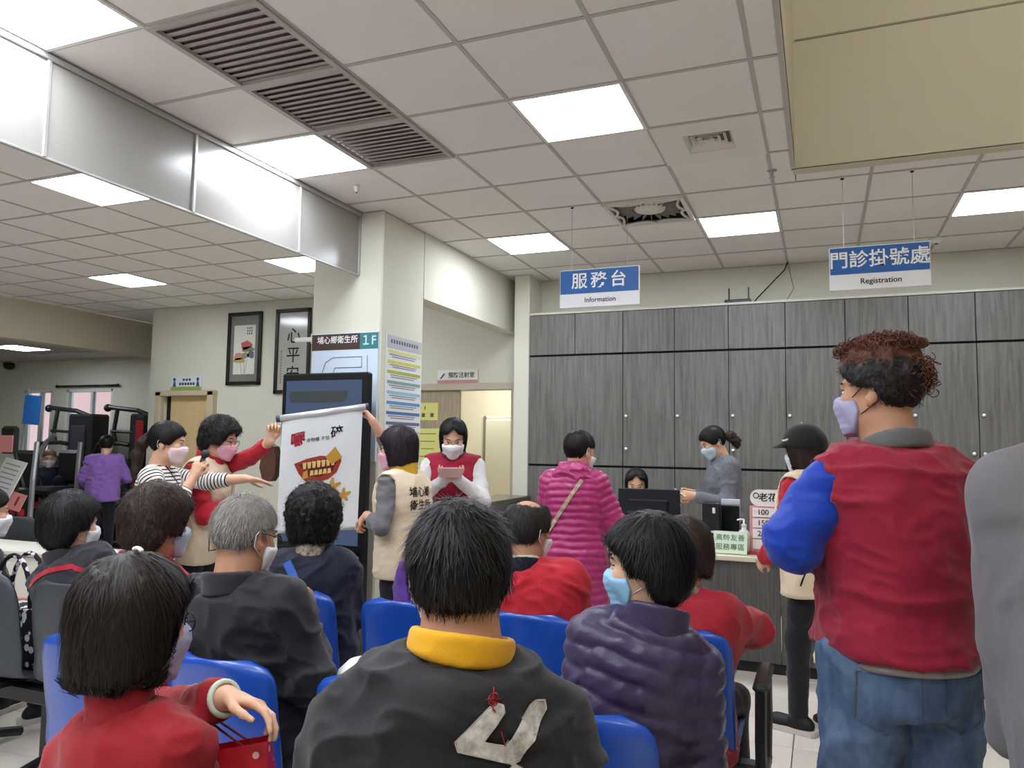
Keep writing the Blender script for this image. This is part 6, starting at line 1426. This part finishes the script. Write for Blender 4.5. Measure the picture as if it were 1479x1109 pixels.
make_mask(S.H, m_mpl, S.root, .006); dress_legs(S)
q = S.arms[0]['w'] + nrm(S.arms[0]['hd']) * .11 + Zp * .02; t = empty('paper_slip', q, 'small white paper slip in the hands of the clerk', 'paper'); Geo().box(q, (.10, .05, .002), 0, R=Matrix.Rotation(.6, 3, 'Y')).obj('slip', m_white, t); Geo().box(q + np.array((.0, 0, -.05)), (.05, .03, .002), 0, R=Matrix.Rotation(1.0, 3, 'Y')).obj('folded_end', m_white, t)
# --- receptionist behind the monitor
S = person('recep', dict(top=at(919, 678, 6.15), hth=.016, sex='f', sit=.46, yaw=196, lean=8, head=(-4, -14, 0), hs=1.0, res=.012, hres=.006), 'person with dark hair half hidden behind the computer monitor')
jacket(S, cloth('blouse_dark', (52, 54, 62)), 'blouse', inf=.016, seed=181); make_hair(S.H, 'bobopen', m_hair, S.root, .006, 1400, 22, .06, .0014, .003); make_mask(S.H, m_mw, S.root, .006); trousers(S, m_trd, h=.018); shoes(S, m_shoe, m_sole, .018)
t = empty('office_chair', (S.pel[0], S.pel[1], 0), 'dark swivel office chair behind the counter', 'chair'); x, y = S.pel[:2]
Geo().box((x, y, .425), (.46, .46, .06), .025).obj('seat', m_gpad, t); Geo().box((x, y + .24, .74), (.42, .05, .42), .022).obj('backrest', m_gpad, t); Geo().tube([(x, y, .4), (x, y, .08)], .03, 10).obj('column', m_steel, t); Geo().tube([(x, y + .2, .42), (x, y + .27, .5), (x, y + .27, .6)], .018, 8).obj('back_bracket', m_steel, t)
for a in range(5): Geo().tube([(x, y, .09), (x + .28 * math.cos(a * 1.2566), y + .28 * math.sin(a * 1.2566), .045)], .018, 6).sphere((x + .28 * math.cos(a * 1.2566), y + .28 * math.sin(a * 1.2566), .03), .029, 8).obj('leg', m_steel, t)

# --- volunteer in black cap
S = person('cap', dict(top=at(1156, 617, 4.25), hth=.016, sex='f', yaw=58, lean=4, head=(-4, -8, 0), hs=1.0, res=.009, hres=.0055, bw=1.28, shw=.17, legs=(.10, -.06), stance=.08,
    L=dict(rel=(-.04, .16, -.40), pole=(-.6, -.5, -.6)), R=dict(rel=(.03, .2, -.36))), 'person in black cap, beige vest and red sleeves near the counter')
jacket(S, m_rs, 'shirt', inf=.018, tinf=.002, wr=.010, seed=191); vs = vest(S, m_beige, seed=192, lo=-.14, inf=.040)
make_hair(S.H, 'bob', mat('hair_cocoa', (40, 29, 25), .55, .25, var=.3, vscale=40), S.root, .0055, 1400, 23, .08, .0014, .002)
c, A, s = S.H; capfn = Pr(lambda X: (lambda q: smax(cranium(q, .038), .022 + .25 * q[:, 1] - q[:, 2], .008))((X - c) @ A.T / s) * s, c - .18, c + .18)
cp = sdf_obj('cap_crown', [capfn], .006, cloth('cap_black', (22, 23, 26)), S.root, wr=.0015); 
W_ = lambda p: c + s * (np.array(p, float) @ A)
V = []; 
for lay in (0, 1):
    for i in range(11):
        a = math.radians(-75 + 15 * i); V += [W_((.106 * math.sin(a), .116 * math.cos(a) - .008, .058 - .004 * lay)), W_((.102 * math.sin(a), .116 * math.cos(a) + .075 * max(0.0, math.cos(a)) ** .5, .046 - .02 * math.sin(a) ** 2 - .004 * lay))]
Fc = []
for i in range(10): a = 2 * i; Fc += [(a, a + 1, a + 3, a + 2), (22 + a, 22 + a + 2, 22 + a + 3, 22 + a + 1), (a + 1, 22 + a + 1, 22 + a + 3, a + 3)]
mesh_obj('cap_brim', V, Fc, MATS['cap_black'], cp); Geo().sphere(W_((0, -.012, .157)), .006, 8).obj('cap_button', m_alu, cp, True)
Geo().tube([W_((-.106, .012, .065)), W_((-.106, .035, .06)), W_((-.098, .055, .064))], .006, 6).obj('cap_buckle', mat('buckle_cream', (226, 206, 200), .5), cp)
make_mask(S.H, m_mw, S.root, .0055); trousers(S, m_trd); shoes(S, m_shoe, m_sole, .009)
bk = nrm(-S.tf * .3 - S.tr * 1.0); ur = nrm(np.cross(S.up, bk)); edge = Geo().tube([(x, y, 0) for x, y in [(-.03, -.02), (-.02, -.05), (.015, -.20), (-.02, -.28)]], .004, 4); conform(edge.v, edge.f, S.pel + S.up * .22 * S.k + bk * .1, ur, S.up, bk, vs, m_text_k, S.root, 'vest_piping', .004, 2)

# --- big man, maroon vest, blue sleeves, jeans, arms folded
m_mv = cloth('vest_maroon', (142, 26, 50), .7, .25, 350); m_bl = cloth('sleeve_blue', (22, 60, 168), .5, .15, 300); m_jn = pattern('denim', 'grain', [(62, 82, 114), (100, 120, 148)], 24, .8, .2, (1, 1, .5), bump=.1)
S = person('maroon', dict(hand=.010, top=at(1262, 482, 2.08), hth=.045, sit=None, yaw=24, lean=1, head=(40, -3, 0), hs=1.02, res=.007, hres=.0045, bw=.90, bd=1.14, belly=.03, skin=m_skin2, neck=1.15, shw=.158, shd=.105, legfat=1.08, stance=.13,
    L=dict(E=at(1145, 782, 1.99), W=at(1190, 800, 2.22), curl=.5), R=dict(E=at(1352, 812, 2.30), W=at(1265, 800, 2.42), curl=.5)), 'person in maroon vest, blue sleeves and jeans with arms folded')
jacket(S, m_bl, 'pullover', inf=.016, wr=.009, seed=201, fat=1.2, lo=.03, tinf=.0, h=.008); vs = vest(S, m_mv, inf=.036, wr=.010, seed=202, lo=.022, flare=.012, neck=.075); collar(S, cloth('collar_grey', (104, 104, 104)), .006, r=.078, top=.010, tilt=.45, bot=.02)
trousers(S, m_jn, inf=.020, wr=.013, seed=203, h=.008, hi=.025); shoes(S, m_shoe, m_sole, .012); make_mask(S.H, m_ml, S.root, .0045, lm=m_black)
make_hair(S.H, 'topcurl', [mat('hair_fade', (30, 24, 23), .5, .3, var=.3, vscale=40), m_hairr], S.root, .005, 2200, 24, .03, .0014, .008, curl=1.0, split=.080)
# curled top of the hair
rg2 = np.random.default_rng(5); c, A, s = S.H; g = Geo()
for k in range(560):
    th = rg2.random() * 2 * math.pi; ph_ = rg2.random() ** .6 * 1.2; d_ = np.array((.078 * math.sin(ph_) * math.cos(th), .118 * math.sin(ph_) * math.sin(th) - .012, .100 + .05 * math.cos(ph_)))
    if k > 480: d_ = np.array((rg2.normal(0, .022), -.125 + rg2.normal(0, .006), .035 + rg2.normal(0, .022)))
    r_ = .008 + .006 * rg2.random(); fr = frame_from(rg2.normal(0, 1, 3)); tt = np.linspace(0, 7.5, 12)
    g.tube([c + s * ((d_ + fr[0] * r_ * math.cos(a) + fr[1] * r_ * math.sin(a) + fr[2] * .0022 * a) @ A) for a in tt], .0013, 4)
tag(g.obj('curls', m_hairr, S.root, True), kind='stuff')
bk = -S.tf; ur = nrm(np.cross(S.up, bk)); oj = S.pel + bk * .15
jn = [o for o in S.root.children if o.name.startswith('trousers')][0]
for sx in (-1, 1):
    P = [(-.065, .075), (.065, .075), (.065, -.04), (0, -.075), (-.065, -.04)]; P = [(x + sx * .095, y - .075) for x, y in P]; edge = Geo().tube([(x, y, 0) for x, y in P + P[:1]], .0016, 4); conform(edge.v, edge.f, oj, ur, S.up, bk, jn, mat('denim_stitch', (120, 130, 146), .7), S.root, 'pocket_stitch', .003, 2)
W, a_, b_, cc_ = torso_profile(S.p, S.k, .020, -.02, .04)
belt = [S.pel + S.T[0] * a_[6] * math.cos(a) + S.T[1] * (b_[6] * math.sin(a) + cc_[6]) + S.up * .012 for a in np.linspace(0, 2 * math.pi, 41)]
Geo().tube(belt, .014, 6, cap=False).obj('belt', mat('belt_grey', (150, 140, 138), .5), S.root, True)
sdf_obj('shirt_tail', [ell(at(1200, 952, 2.06), (.036, .06, .030), S.T)], .006, pattern('shirt_bright', 'grain', [(200, 206, 30), (226, 226, 190)], 30), S.root, wr=.010, f=16)
# sleeve stripes: yellow flash and white edge along the forearm side
ar = S.arms[0]; dv = nrm(ar['e'] - ar['s'])
pul = [o for o in S.root.children if o.name.startswith('pullover')][0]

# --- person in grey jacket at the right edge
S = person('greyr', dict(hand=.010, hres=.009, top=at(1584, 458, 1.62), hth=.012, yaw=8, lean=3, head=(0, 0, 0), res=.009, bw=1.05, bd=1.2, shw=.168, shd=.105, slope=.8, stance=.12, L=dict(rel=(.05, .15, -.50), pole=(-.2, -1, -.3)), R=dict(rel=(-.05, .15, -.50))), 'person in plain grey jacket standing beside the person in maroon vest')
jacket(S, cloth('jacket_grey', (112, 109, 112), .7, .15, 200), inf=.030, wr=.010, seed=211, lo=-.16, fat=1.15, f=7, stretch=(1, 1, .6)); collar(S, cloth('collar_dark', (40, 40, 44)), .007, r=.08, top=.05); make_hair(S.H, 'short', m_hair, S.root, .007, 1500, 25); dress_legs(S)

# --- man in purple at the gym and seated trainer
S = person('gymman', dict(top=onY(156, 629, 7.35), hth=.012, yaw=44, lean=5, head=(-10, -12, 0), res=.014, hres=.008, bw=1.2, bd=1.15, L=dict(rel=(-.05, .2, -.40)), R=dict(rel=(.06, .28, -.3))), 'person in purple shirt and black trousers facing the exercise machines')
jacket(S, cloth('shirt_purple', (140, 104, 184)), 'shirt', inf=.024, wr=.013, seed=221, lo=-.14); make_hair(S.H, 'short', m_hair, S.root, .009, 600, 26); dress_legs(S)
S = person('gymsit', dict(top=onY(72, 649, 7.45), hth=.01, sit=.86, yaw=230, lean=2, head=(0, -14, 0), res=.016, hres=.008, k=.9, bw=1.1, face=True), 'person in navy jacket and white mask seated on an exercise machine')
jacket(S, cloth('jacket_gym_navy', (30, 36, 54)), inf=.022, wr=.011, seed=231); make_hair(S.H, 'crop', mat('hair_ash', (120, 104, 90), .5), S.root, .009, 500, 27); make_mask(S.H, m_mw, S.root, .008); trousers(S, m_trd, h=.02)
